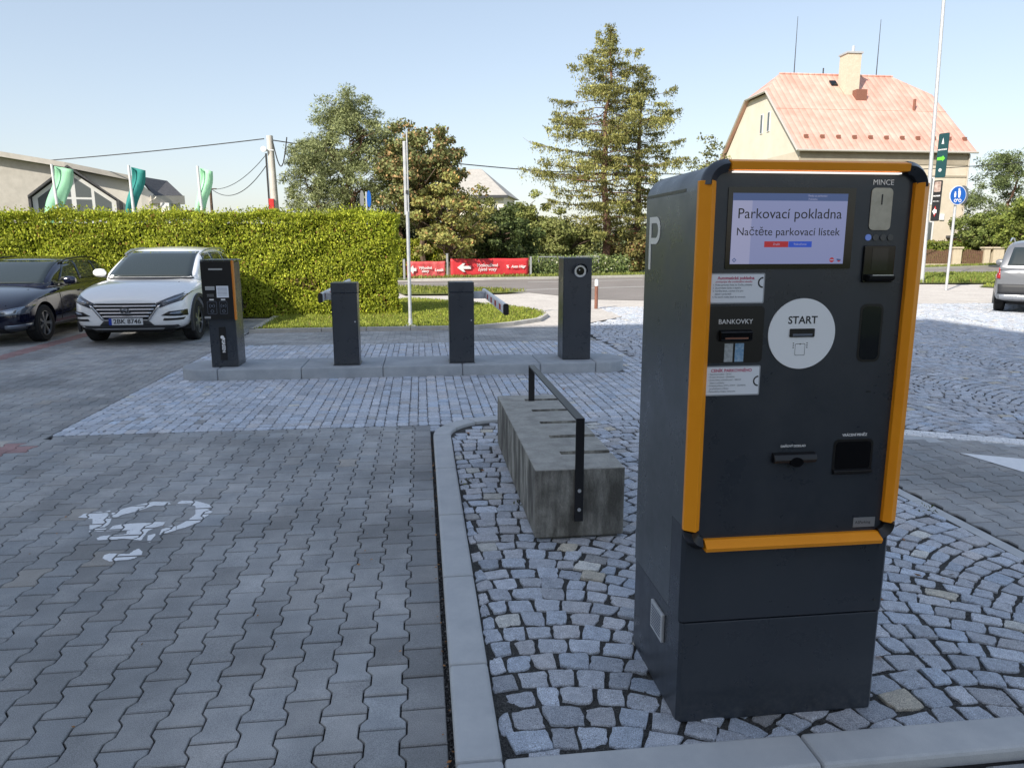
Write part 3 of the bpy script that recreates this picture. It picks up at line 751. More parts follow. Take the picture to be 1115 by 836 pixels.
text_mesh('BANKOVKY', .02, 'white', 'lettering', bp_, (mx(.978), -.0046, 1.408), fit=.112)
MB().prism([(-.0042,1.384),(-.022,1.378),(-.020,1.352),(-.0042,1.346)], mx(.925), mx(1.030), 'x').build('banknote_slot', 'gloss_black', bp_, bevel=.002)
MB().box(mx(.94), -.0225, 1.3555, mx(1.015), -.0205, 1.3605).build('slot_edge', 'rust', bp_)
MB().box(mx(.946), -.0048, 1.281, mx(.974), -.0043, 1.340).build('banknote_picture', 'note_grey', bp_)
MB().box(mx(.981), -.0048, 1.281, mx(1.010), -.0043, 1.340).build('banknote_picture', 'note_blue', bp_)
# start disc
sd = MB().disc((mx(1.200), -.0034, 1.367), .1125, -.003, 0, n=64).build('start_disc', 'white_disc', pm)
text_mesh('START', .04, 'ink', 'lettering', sd, (mx(1.200), -.0066, 1.410), fit=.098, bold=.0006)
MB().prism(rrect(mx(1.158), 1.357, mx(1.242), 1.384, .003), -.010, -.0065, 'y').build('ticket_slot', 'black', sd, bevel=.001)
MB().box(mx(1.168), -.0104, 1.361, mx(1.234), -.0101, 1.368).build('slot_mouth', 'ink_grey', sd)
MB().ring((0,0,0), 1, .9, 0, 1)  # (unused)
k_ = MB(); pl = rrect(mx(1.180), 1.298, mx(1.214), 1.336, .004)
pin = [(mx(1.197)+(x-mx(1.197))*.93, 1.317+(z-1.317)*.93) for x, z in pl]
nn = len(pl); k_.add([(x,-.0067,z) for x, z in pl]+[(x,-.0067,z) for x, z in pin], [(i,(i+1)%nn,(i+1)%nn+nn,i+nn) for i in range(nn)])
for s__ in (-1,1):
    for q in range(3): k_.box(mx(1.197)+s__*.023-.002, -.0068, 1.322+q*.007, mx(1.197)+s__*.023+.002, -.0066, 1.325+q*.007)
k_.prism([(mx(1.194),1.333),(mx(1.200),1.333),(mx(1.197),1.337)], -.0069, -.0066, 'y')
k_.build('ticket_symbol', 'ink', sd)
# receipt and coin return
text_mesh('DAŇOVÝ DOKLAD', .012, 'white', 'lettering', pm, (mx(1.200), -.0045, .997), fit=.086, bold=.0003)
MB().prism([(-.003,.978),(-.020,.972),(-.028,.955),(-.020,.944),(-.003,.944)], mx(1.128), mx(1.276), 'x').build('receipt_slot', 'black', pm, bevel=.003)
MB().disc((mx(1.205), -.029, .948), .016, 0, .012, sx=1.4).build('receipt_notch', 'gloss_black', pm)
text_mesh('VRÁCENÍ PENĚZ', .012, 'white', 'lettering', pm, (mx(1.413), -.0045, 1.028), fit=.088, bold=.0003)
cr_ = MB().prism(rrect(mx(1.342), .893, mx(1.482), 1.014, .018), -.0050, -.0034, 'y').build('coin_return', 'black', pm)
MB().prism(rrect(mx(1.350), .908, mx(1.474), 1.006, .014), -.0056, -.0051, 'y').build('return_flap', 'gloss_black', cr_)
MB().prism([(-.005,.912),(-.016,.908),(-.016,.900),(-.005,.894)], mx(1.344), mx(1.480), 'x').build('return_lip', 'black', cr_, bevel=.001)
np_ = MB().box(mx(1.436), -.0046, .704, mx(1.514), -.0034, .738).build('name_plate', 'alu', pm)
text_mesh('ASParking', .014, 'ink', 'lettering', np_, (mx(1.470), -.0049, .721), fit=.055, ext=.0001)
for z_ in (.43,.63): MB().disc((W-.03,-.0005,z_), .005, -.001, 0, n=12).build('lock', 'cladding', pm)
for x_, z_ in ((.05,1.55),(.05,.80),(W-.05,.80),(W-.05,1.15)): MB().disc((x_,-.0034,z_), .0035, -.0012, 0, n=10).build('screw', 'cladding', pm)
# letter P on the side, vent grille
ux = -.006
pl_ = MB()
def sidep(y, z): return (-.0075, y, z)
yb, zb = .478, 1.571       # y = depth; reads left to right towards the front
t_ = .022
pm_p = MB()
outer = [(.500,1.571),(.500,1.742)]
pts_o = [(yb,1.571),(yb,1.743),(yb-.08,1.743)]
pc = []
for i in range(13): a_ = R(90-180*i/12); pc.append((yb-.075-.048*math.cos(a_), 1.695+.048*math.sin(a_)))
ic_ = []
for i in range(13): a_ = R(90-180*i/12); ic_.append((yb-.075-.026*math.cos(a_), 1.695+.026*math.sin(a_)))
pm_p.prism([(yb,1.555),(yb,1.743),(yb-t_,1.743),(yb-t_,1.555)], -.0062, -.0045, 'x')
for i in range(12):
    pm_p.prism([pc[i],pc[i+1],ic_[i+1],ic_[i]], -.0062, -.0045, 'x')
pm_p.prism([(yb-t_,1.743),(yb-.075,1.743),(yb-.075,1.721),(yb-t_,1.721)], -.0062, -.0045, 'x')
pm_p.prism([(yb-t_,1.669),(yb-.075,1.669),(yb-.075,1.647),(yb-t_,1.647)], -.0062, -.0045, 'x')
pm_p.build('letter_p', 'cream_print', pm)
vg = MB().box(-.012, .155, .225, -.0002, .285, .335).build('vent_grille', 'galv', pm, bevel=.003)
sl = MB()
for k in range(8): sl.box(-.0135, .170, .240+k*.011, -.0122, .270, .244+k*.011)
sl.build('vent_slots', 'ink_grey', vg)

# ------------------------------------------------------------------ concrete bench with a steel rail
bn = empty('concrete_bench', S(.60,3.84), ANG)
tag(bn, 'weathered concrete block bench with slotted top and black steel rail on cobbles', 'bench')
blk = MB().box(.02,.03,0,.49,2.0,.06).box(0,0,.03,.51,2.03,.424)
blk = MB(); blk.box(0,0,.025,.51,2.03,.424)
blk.build('block', 'concrete_old', bn, bevel=.010, seg=3)
MB().box(.03,.03,0,.48,2.0,.0245).build('foot', 'concrete_old', bn)
cut = MB()
for y_ in (.28,.66,1.04,1.42,1.80): cut.box(.20,y_,.405,.56,y_+.07,.44)
co = cut.build('slot_cutter', 'concrete_old', bn)
bo = bn.children[0]; md = bo.modifiers.new('cut', 'BOOLEAN'); md.operation = 'DIFFERENCE'; md.object = co; md.solver = 'EXACT'
bpy.context.view_layer.update(); dg = bpy.context.evaluated_depsgraph_get()
me = bpy.data.meshes.new_from_object(bo.evaluated_get(dg)); bo.modifiers.clear(); bo.data = me; me.materials.append(MAT['concrete_top'])
for p_ in me.polygons: p_.material_index = 1 if p_.normal.z > .6 else 0
bpy.data.objects.remove(co)
rl = MB(); xr, w2 = .247, .024
rl.box(xr-w2, -.013, .12, xr+w2, -.001, .70)
rl.box(xr-w2, -.013, .70, xr+w2, 1.80, .712)
rl.box(xr-w2, 1.788, .405, xr+w2, 1.80, .70)
rl.build('rail', 'black_steel', bn, bevel=.0015)
for z_ in (.19,.30): MB().disc((xr,-.014,z_), .010, -.006, 0, n=12).build('bolt', 'galv', bn)

# ------------------------------------------------------------------ traffic island with terminal, barriers, camera post
isl_o = MB(); x0, x1, y0, y1 = -3.0, 2.68, 9.22, 10.02
ip = rrect(x0, y0, x1, y1, .36, 8)
def isl_half(x):      # rounded ends
    d_ = max(0, x0+.36-x, x-(x1-.36)); return (y1-y0)/2-.36+math.sqrt(max(0, .36**2-d_**2))
edges = [x0, x0+.5, x0+1.5, x0+2.5, x0+3.5, x0+4.5, x1-.45, x1]; ym = (y0+y1)/2
for e0_, e1_ in zip(edges, edges[1:]):
    xs_ = [e0_+.002+(e1_-e0_-.004)*k/10 for k in range(11)]
    isl_o.prism([(x, ym-isl_half(x)) for x in xs_]+[(x, ym+isl_half(x)) for x in xs_[::-1]], -.05, .138)
tag(isl_o.build('traffic_island', 'island', rz=ANG, bevel=.02, seg=3), kind='structure')
pk = MB(); pk.prism([(x0+.13+(p[0]-x0)*(x1-x0-.26)/(x1-x0), y0+.13+(p[1]-y0)*(y1-y0-.26)/(y1-y0)) for p in ip], .10, .1405)
# ticket terminal
tt = empty('ticket_terminal', S(-2.60,9.36,.138), ANG)
tag(tt, 'black and grey entry ticket terminal with orange edge beside the white car', 'ticket terminal')
MB().box(0,.03,0,.32,.42,1.29).build('housing', 'anthracite', tt, bevel=.006)
hd = MB().prism([(.0,1.30),(.0,.62),(-.035,.60),(-.045,1.27)], -.035, .33, 'x')
hd = MB().prism([(.028,.60),(-.02,.60),(-.03,1.30),(.028,1.30)], -.035, .325, 'x').build('fascia', 'black', tt, bevel=.004)
MB().prism([(.03,.59),(-.026,.59),(-.036,1.31),(.03,1.31)], .3255, .345, 'x').build('edge_trim', 'orange', tt, bevel=.003)
MB().box(-.04,.0,1.302,.35,.44,1.318).build('lid', 'anthracite', tt, bevel=.004)
def fy(z): return -.0205-(z-.60)/.70*.01
MB().box(.06,-.034,1.195,.22,-.028,1.215).build('display_slot', 'alu', tt)
MB().box(.005,-.034,.955,.115,-.026,1.0).build('ticket_slot', 'alu', tt, bevel=.003)
MB().box(.135,-.031,.865,.275,-.0265,1.005).build('notice', 'sticker', tt)
nt_ = tt.children[-1]
for k in range(7): MB().box(.148,-.0318,.985-k*.016,.262,-.0312,.989-k*.016).build('text_line', 'ink_grey', nt_)
MB().box(.02,-.0285,.88,.10,-.0265,.884).box(.02,-.0285,.90,.10,-.0265,.904).build('print_line', 'alu', tt)
for x_, w_ in ((.07,.055),(.205,.045)):
    rr = MB(); pl = rrect(x_-w_, .665, x_+w_, .82, .012); pin = rrect(x_-w_+.004, .669, x_+w_-.004, .816, .009); nn = len(pl)
    rr.add([(x,-.0275,z) for x, z in pl]+[(x,-.0275,z) for x, z in pin], [(i,(i+1)%nn,(i+1)%nn+nn,i+nn) for i in range(nn)])
    rr.ring((x_,-.029,.70), .02, .013, 0, .001).ring((x_-.005,-.029,.765), .028, .022, 0, .001, 'y', 10, 120, 240).ring((x_+.005,-.029,.765), .028, .022, 0, .001, 'y', 10, -60, 60)
    rr.disc((x_,-.029,.765), .011, 0, .001)
    rr.build('reader_symbol', 'ink_grey', tt)
    MB().box(x_-.025,-.029,.832,x_+.025,-.0265,.848).build('reader_label', 'white', tt)
MB().box(-.025,-.029,.612,.045,-.022,.638).build('name_plate', 'alu', tt)
st_ = MB().box(.115,.022,.09,.195,.0295,.50).build('logo_strip', 'black', tt)
text_mesh('GREEN', .06, 'white', 'lettering', st_, (.158,.0212,.265), rot=(R(90),R(90),0), fit=.16, bold=.002)
MB().disc((.150,.0215,.375), .022, -.001, 0).disc((.168,.0215,.355), .015, -.002, -.001).build('emblem', 'white', st_)
# barrier cabinets
def barrier(a0, label, arm_side, b_from, b_to, a_arm):
    r0 = empty('barrier_cabinet', S(a0,9.34,.138), ANG); tag(r0, label, 'barrier', 'parking barriers on the kerbed island')
    MB().box(0,0,0,.315,.30,.90).build('cabinet', 'anthracite', r0, bevel=.006)
    MB().box(-.003,-.003,.905,.318,.303,1.032).build('cap', 'anthracite', r0, bevel=.008)
    MB().box(.012,-.006,.02,.303,-.0005,.88).build('door_panel', 'anthracite', r0, bevel=.004)
    MB().disc((.28,-.0065,.55), .009, -.002, 0, n=12).build('lock', 'galv', r0)
    MB().box(-.01,-.01,-.0005,.325,.31,.008).build('foot_flange', 'anthracite', r0)
    az = .86
    ax = a_arm-a0
    ys = b_from-9.34; ye = b_to-9.34
    bm_ = MB(); lo, hi = min(ys,ye), max(ys,ye)
    bm_.prism(rrect(ax-.025, az-.055, ax+.025, az+.055, .02, 4), lo, hi, 'y')
    am = bm_.build('boom', 'white', r0, smooth=True)
    xin = .318 if arm_side > 0 else -.003
    MB().box(min(xin,ax-arm_side*.026), .12, az-.045, max(xin,ax-arm_side*.026), .20, az+.045).build('boom_bracket', 'galv', r0, bevel=.005)
    for yy in (lo-.02, hi):
        MB().prism(rrect(ax-.028, az-.058, ax+.028, az+.058, .02, 4), yy, yy+.02, 'y').build('end_cap', 'black', am)
    k = 0; y_ = lo+.25
    while y_ < hi-.2:
        for s__ in (-1,1): MB().box(ax+s__*.0262-.0006, y_, az-.030, ax+s__*.0262+.0006, y_+.17, az+.030).build('red_reflector', 'sign_red', am)
        y_ += .48
    return r0
barrier(-1.11, 'dark barrier cabinet nearer the ticket terminal with boom pointing away towards the hedge', -1, 9.20, 12.9, -1.22)
barrier(.345, 'dark barrier cabinet mid island, red and white boom reaching towards the bench', 1, 9.95, 7.35, .84)
# camera post
cpst = empty('camera_post', S(1.83,9.44,.138), ANG)
tag(cpst, 'tall dark post with hooded round camera at the end of the island', 'camera post')
MB().box(0,0,0,.375,.36,1.33).build('housing', 'anthracite', cpst, bevel=.012, seg=3)
cm = MB().disc((.215,0,1.16), .082, -.03, -.0005, n=32).build('camera_dome', 'alu', cpst, bevel=.008)
MB().disc((.215,-.031,1.16), .052, -.012, 0, n=32).build('lens', 'gloss_black', cm, bevel=.006)
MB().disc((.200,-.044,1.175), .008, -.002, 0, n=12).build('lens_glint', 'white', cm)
hv = MB(); pts = []
n = 14
for i in range(n+1):
    t = R(200-220*i/n); 
    for rr, yy in ((.094,0),(.098,-.11 if 3 < i < 11 else -.05)): pts.append((.215+rr*math.cos(t), yy-.0005, 1.165+rr*math.sin(t)))
hv.add(pts, [(2*i,2*i+1,2*i+3,2*i+2) for i in range(n)])
hvo = hv.build('hood', 'anthracite', cpst); sm_ = hvo.modifiers.new('s','SOLIDIFY'); sm_.thickness = .005

# ------------------------------------------------------------------ poles
lp = Vector(ground_point(447,357)).to_3d(); lpo = empty('flag_mast', (lp.x,lp.y,.03))
tag(lpo, 'grey galvanised mast with thicker upper tube standing at the grass kerb', 'mast')
MB().tube([(0,0,.03),(0,0,2.22)], .034, 14).build('lower_tube', 'galv', lpo, smooth=True)
MB().box(-.056,-.03,2.15,-.002,.03,3.52).build('upper_tube', 'galv', lpo, bevel=.01)
MB().tube([(.022,0,2.15),(.022,0,3.70)], .016, 10).build('rod', 'galv', lpo, smooth=True)
MB().tube([(0,0,0),(0,0,.16)], .055, 14, .036).build('base_collar', 'galv', lpo, smooth=True)
MB().box(-.12,-.12,0,.12,.12,.028).build('base_plate', 'galv', lpo, bevel=.004)
MB().box(-.02,-.035,2.55,.03,-.03,2.62).build('clamp', 'cladding', lpo)
bo_ = Vector(ground_point(649,336)).to_3d(); bl = empty('bollard', bo_)
tag(bl, 'brown bollard with white reflective top at the driveway mouth', 'bollard')
MB().tube([(0,0,0),(0,0,.58)], .045, 16).build('post', 'pillar', bl, smooth=True)
bl.children[0].data.materials[0] = MAT['rust']
MB().tube([(0,0,.58),(0,0,.73)], .047, 16).build('reflector', 'white', bl, smooth=True)
MB().tube([(0,0,.73),(0,0,.755)], .045, 16, .02).build('cap', 'galv', bl, smooth=True)
# utility pole and wires
up = at(301,232,40); upo = empty('utility_pole', (up.x,40,0)); zt_ = at(301,148,40).z
tag(upo, 'pale concrete utility pole carrying cables behind the tall hedge', 'utility pole')
MB().tube([(0,0,0),(-.12,0,zt_)], .24, 16, .16).build('shaft', 'pole_conc', upo, smooth=True)
MB().tube([(-.27,-.16,0),(-.33,-.12,zt_-.9)], .05, 8).build('cable_duct', 'wire', upo)
MB().box(-.28,-.3,zt_-4.1,-.02,-.2,zt_-3.2).build('notice', 'sign_red', upo)
MB().tube([(-.5,-.15,zt_-.75),(.1,-.15,zt_-.75)], .035, 8).build('cross_bar', 'galv', upo)
MB().disc((-.38,-.24,zt_-.70), .14, -.1, 0, n=16).build('insulator', 'white', upo)
sp = at(231,232,55); spo = empty('utility_pole', (sp.x,55,0)); zs_ = at(231,201,55).z
tag(spo, 'small distant dark utility pole between green flag and concrete pole', 'utility pole')
MB().tube([(0,0,0),(0,0,zs_)], .12, 10, .09).build('shaft', 'pole_conc', spo, smooth=True)
spo.children[0].data.materials[0] = MAT['bark']
MB().box(-.45,-.05,zs_-.35,.45,.05,zs_-.27).build('cross_bar', 'bark', spo)
def wire(p, q, sag, r, label, n=24):
    p, q = Vector(p), Vector(q); pts = []
    for i in range(n+1):
        t = i/n; w = p.lerp(q, t); w.z -= sag*4*t*(1-t); pts.append(w)
    o = MB().tube(pts, r, 6).build('cable', 'wire', smooth=True); return tag(o, label, 'cable')
top = Vector((up.x-.12, 40, zt_))
wire(at(-60,182,46), top+Vector((-.3,0,-.15)), .15, .028, 'long overhead cable from the left building to the concrete pole')
wire(top+Vector((0,0,-.2)), at(600,187,43), .15, .030, 'overhead cable running from the concrete pole behind the trees')
wire(at(600,187,43), at(1160,173,54), .5, .030, 'overhead cable passing the larch and the red roofed house')
wire(top+Vector((-.2,0,-1.4)), (sp.x, 55, zs_-.25), 1.0, .022, 'lower slack cable between the two utility poles')
wire(top+Vector((-.2,0,-.9)), (sp.x-.4, 55, zs_-.22), .7, .018, 'upper slack cable between the two utility poles')
lo_ = MB(); pts = []
for i in range(20): t = i/19; pts.append(top+Vector((.2+.75*t, -.2, -.3-1.5*math.sin(math.pi*t)*(.9)+.2*t)))
lo_.tube(pts, .03, 6); tag(lo_.build('cable', 'wire', smooth=True), 'drooping cable loop hanging at the head of the concrete pole', 'cable')
# tall thin pole on the right with two signs
q = ground_point(1003.5,309); tp = empty('street_lamp', (q[0],q[1],0)); tp.rotation_euler.y = -.026
tag(tp, 'very tall slender white pole rising out of the picture behind the payment machine', 'street lamp')
hz_ = 15.5
MB().tube([(0,0,0),(0,0,hz_)], .085, 14, .055).build('shaft', 'galv', tp, smooth=True)
MB().tube([(0,0,hz_),(0,-.5,hz_+.25),(0,-1.6,hz_+.4)], .04, 8).build('arm', 'galv', tp, smooth=True)
MB().box(-.14,-2.2,hz_+.34,.14,-1.5,hz_+.46).build('lamp_head', 'alu', tp, bevel=.04)
def sign_rows(px0, py0, px1, py1, Y): 
    A, B = at(px0, py1, Y), at(px1, py0, Y); return A, B
Yp = q[1]-.12
def signboard(name, x0, z0, x1, z1, mat, label, skew=0.25):
    # board turned about its pole
    r0 = empty(name, (q[0], Yp, z0), R(-64)); w = (x1-x0)*.80; h = z1-z0
    MB().prism(rrect(.03, 0, w, h, .05), -.02, .02, 'y').build('board', mat, r0); tag(r0, label, 'sign'); return r0, w, h
A, B = at(1008.5,194,Yp), at(1027.5,146,Yp)
g_, w, h = signboard('direction_sign', A.x, A.z, B.x+.05, B.z, 'sign_green', 'green direction sign with lime arrow, upper sign on the tall pole')
MB().prism([(.12*w,.40*h),(.12*w,.46*h),(.62*w,.47*h),(.62*w,.50*h),(.85*w,.43*h),(.62*w,.36*h),(.62*w,.39*h)], -.026, -.021, 'y').build('arrow', 'sign_lime', g_)
text_mesh('NEMOCNICE', .2, 'white', 'lettering', g_, (w*.52,-.024,h*.63), fit=w*.8, bold=.01)
MB().prism([(.40*w,.76*h),(.62*w,.76*h),(.51*w,.90*h)], -.026, -.021, 'y').build('symbol', 'white', g_)
MB().ring((.50*w,-.025,.17*h), .14*w, .09*w, 0, .003).disc((.50*w,-.025,.17*h), .05*w, 0, .003).build('symbol', 'white', g_)
A, B = at(1008,241,Yp), at(1024,197,Yp)
g_, w, h = signboard('advertising_sign', A.x, A.z, B.x+.05, B.z, 'sign_black', 'black advertising sign with red and white mark, lower sign on the tall pole')
ph = MB().prism(rrect(.06, h*.72, w-.04, h*.97, .04), -.026, -.021, 'y').build('picture', 'sign_photo', g_)
text_mesh('DROGERIE', .2, 'white', 'lettering', g_, (w*.52,-.024,h*.62), fit=w*.78, bold=.012)
text_mesh('300 m vlevo', .2, 'white', 'lettering', g_, (w*.52,-.024,h*.49), fit=w*.7, bold=.004)
MB().prism([(.3*w,.24*h),(.5*w,.10*h),(.7*w,.24*h),(.5*w,.38*h)], -.025, -.0215, 'y').build('mark', 'sign_red', g_)
MB().prism([(.22*w,.24*h),(.5*w,.15*h),(.5*w,.20*h),(.7*w,.20*h),(.7*w,.28*h),(.5*w,.28*h),(.5*w,.33*h)], -.028, -.0255, 'y').build('mark', 'white', g_)
# blue path sign
q2 = ground_point(1030,316); ps = empty('path_sign', (q2[0],q2[1],0)); 
tag(ps, 'round blue pedestrian and cycle path sign on a thin grey post', 'sign')
zc = at(1038,213,q2[1]).z; rr = 9.6*q2[1]/800*1.02
MB().tube([(0,0,0),(.0,0,zc+rr)], .045, 10).build('post', 'galv', ps, smooth=True)
pn = empty('tmp', (0,0,0)); bpy.data.objects.remove(pn)
fc = MB().disc((0,0,0), rr, -.03, 0, n=40).build('sign_face', 'white', ps, loc=(0,-.06,zc), rz=R(10))
MB().disc((0,-.031,0), rr*.94, -.004, 0, n=40).build('blue_field', 'sign_blue', fc)
sy = MB()
sy.disc((.02,-.037,rr*.62), rr*.12, -.004, 0, n=12); sy.prism([(-rr*.05,rr*.48),(rr*.25,rr*.48),(rr*.28,rr*.1),(rr*.22,-rr*.25),(rr*.05,-rr*.25),(0,rr*.1)], -.041, -.037, 'y')
sy.disc((-rr*.38,-.037,rr*.30), rr*.09, -.004, 0, n=12); sy.prism([(-rr*.5,rr*.2),(-rr*.25,rr*.2),(-rr*.28,-rr*.22),(-rr*.45,-rr*.22)], -.041, -.037, 'y')
sy.ring((-rr*.28,-.039,-rr*.55), rr*.18, rr*.11, 0, .003, n=14).ring((rr*.28,-.039,-rr*.55), rr*.18, rr*.11, 0, .003, n=14)
sy.prism([(-rr*.28,-rr*.52),(-rr*.05,-rr*.35),(rr*.28,-rr*.52),(rr*.05,-rr*.40)], -.041, -.037, 'y')
sy.build('symbol', 'white', fc)
MB().disc((0,0,0), rr, 0, .025, n=40).build('sign_back', 'sign_back', ps, loc=(.30,.10,zc+.02), rz=R(30))
# sign back above hedge
q3 = at(399,216,24); so = empty('road_sign', (q3.x,24,0)); tag(so, 'pair of small blue and grey signs on a post showing just above the hedge', 'sign')
MB().tube([(0,0,0),(0,0,q3.z+.2)], .03, 8).build('post', 'galv', so)
MB().disc((0,0,0), .26, -.01, .01, n=24, sx=.26).build('sign_plate', 'sign_blue', so, loc=(.09,-.05,q3.z-.02))
MB().disc((0,0,0), .26, -.01, .01, n=24, sx=.26).build('sign_plate', 'sign_back', so, loc=(-.13,-.05,q3.z-.02))
# flags
def flag(px_top, px_bot, ytop, cl, label, w, skew, wn, Y=22.0):
    t = at(px_top, ytop, Y); b_ = at(px_bot, 238, Y); r0 = empty('flag', (b_.x+.05, Y, 0)); tag(r0, label, 'flag', 'flags behind the hedge')
    dx = t.x-b_.x-.05
    MB().tube([(0.05,0,0),(dx,0,t.z)], .05, 10, .035).build('pole', 'white_frame', r0, smooth=True)
    zt2 = t.z-.04; zb2 = 2.0; n = 16; vs = []; fs = []; m = 8
    for i in range(n+1):
        u = i/n; z = zt2+(zb2-zt2)*u
        for j in range(m+1):
            s_ = j/m
            vs.append((dx+w*(1-wn*u)*s_-skew*u+.02*math.sin(u*8)+.02, .09+.07*math.sin(s_*6+u*4)+.05*math.sin(u*9), z-.10*s_*(1-u)))
    for i in range(n):
        for j in range(m): a_ = i*(m+1)+j; fs.append((a_,a_+1,a_+m+2,a_+m+1))
    c_ = MB().add(vs, fs).build('cloth', cl, r0, smooth=True); q = c_.modifiers.new('s','SOLIDIFY'); q.thickness = .006
    return r0
flag(56,63,179,'flag_green','light green flag in front of the glazed gable',.55,.62,.0)
flag(140,144,180,'flag_teal','dark teal flag beside the cream wall end',.42,.40,.45)
flag(215,219,181,'flag_pale','pale green flag standing alone against the sky',.38,.32,.35)

# ------------------------------------------------------------------ cars
def lin(x, tab):
    for (a0, v0), (a1, v1) in zip(tab, tab[1:]):
        if x <= a1: return v0+(v1-v0)*max(0, (x-a0)/(a1-a0))
    return tab[-1][1]
def loft(stations, closed_ends=True):
    k = len(stations[0]); vs = [p for s_ in stations for p in s_]; fs = []
    for i in range(len(stations)-1):
        for j in range(k): fs.append((i*k+j, i*k+(j+1)%k, (i+1)*k+(j+1)%k, (i+1)*k+j))
    fs += [tuple(range(k))[::-1], tuple(range((len(stations)-1)*k, len(stations)*k))]
    return vs, fs
def sym(half): return half+[(-x,y,z) for x, y, z in half[::-1] if abs(x) > 1e-6]
def decal(bvh, quads, mode, off, nu=8, nv=4):
    """patches laid on the body: quads in (x,z) from front/rear or (y,z) from a side"""
    vs = []; fs = []
    for qd in quads:
        o = len(vs); ok = []
        for i in range(nu+1):
            for j in range(nv+1):
                u, v = i/nu, j/nv
                p = [(qd[0][k]*(1-u)+qd[1][k]*u)*(1-v)+(qd[3][k]*(1-u)+qd[2][k]*u)*v for k in (0,1)]
                if mode == 'front': org, d = Vector((p[0],-3,p[1])), Vector((0,1,0))
                elif mode == 'rear': org, d = Vector((p[0],9,p[1])), Vector((0,-1,0))
                elif mode == 'left': org, d = Vector((-3,p[0],p[1])), Vector((1,0,0))
                else: org, d = Vector((3,p[0],p[1])), Vector((-1,0,0))
                h = bvh.ray_cast(org, d)
                if h[0] is None: ok.append(False); vs.append((0,0,-9)); continue
                ok.append(True); n_ = h[1] if h[1].dot(d) < 0 else -h[1]; vs.append(tuple(h[0]+n_*off))
        for i in range(nu):
            for j in range(nv):
                c = [i*(nv+1)+j, (i+1)*(nv+1)+j, (i+1)*(nv+1)+j+1, i*(nv+1)+j+1]
                if all(ok[q] for q in c): fs.append(tuple(o+q for q in c))
    used = sorted({i for f in fs for i in f}); mp = {o: k for k, o in enumerate(used)}
    m_ = MB(); m_.add([vs[i] for i in used], [tuple(mp[i] for i in f) for f in fs]); return m_
def wheel(root, x, y, r, side, spokes=10):
    w = empty('wheel', (x, y, r)); w.parent = root
    t = MB(); prof = [(-.105,r*.66),(-.11,r*.9),(-.085,r*.985),(0,r),(.085,r*.985),(.11,r*.9),(.105,r*.66)]; n = 36; vs = []; fs = []
    for i in range(n):
        a_ = 2*math.pi*i/n
        for px_, rr in prof: vs.append((px_, rr*math.cos(a_), rr*math.sin(a_)))
    k = len(prof)
    for i in range(n):
        for j in range(k-1): fs.append((i*k+j, i*k+j+1, ((i+1)%n)*k+j+1, ((i+1)%n)*k+j))
    t.add(vs, fs).build('tyre', 'tyre', w, smooth=True)
    rm = MB(); s_ = side
    rm.ring((s_*.085,0,0), r*.70, r*.63, -.012, .012, 'x', 36)
    for k in range(spokes):
        a_ = 2*math.pi*k/spokes+(.14 if k % 2 else -.14)+.2; c_, n_ = math.cos(a_), math.sin(a_); hw = r*.035
        p = [(c_*r*.1-n_*hw, n_*r*.1+c_*hw), (c_*r*.65-n_*hw, n_*r*.65+c_*hw), (c_*r*.65+n_*hw, n_*r*.65-c_*hw), (c_*r*.1+n_*hw, n_*r*.1-c_*hw)]
        rm.prism(p, s_*.07-.012, s_*.07+.012, 'x')
    rm.disc((s_*.07,0,0), r*.16, -.015, .018, 'x', 18)
    rm.build('rim', 'rim', w)
    MB().disc((0,0,0), r*.67, -.03, .03, 'x', 24).build('brake_disc', 'cladding', w)
    return w
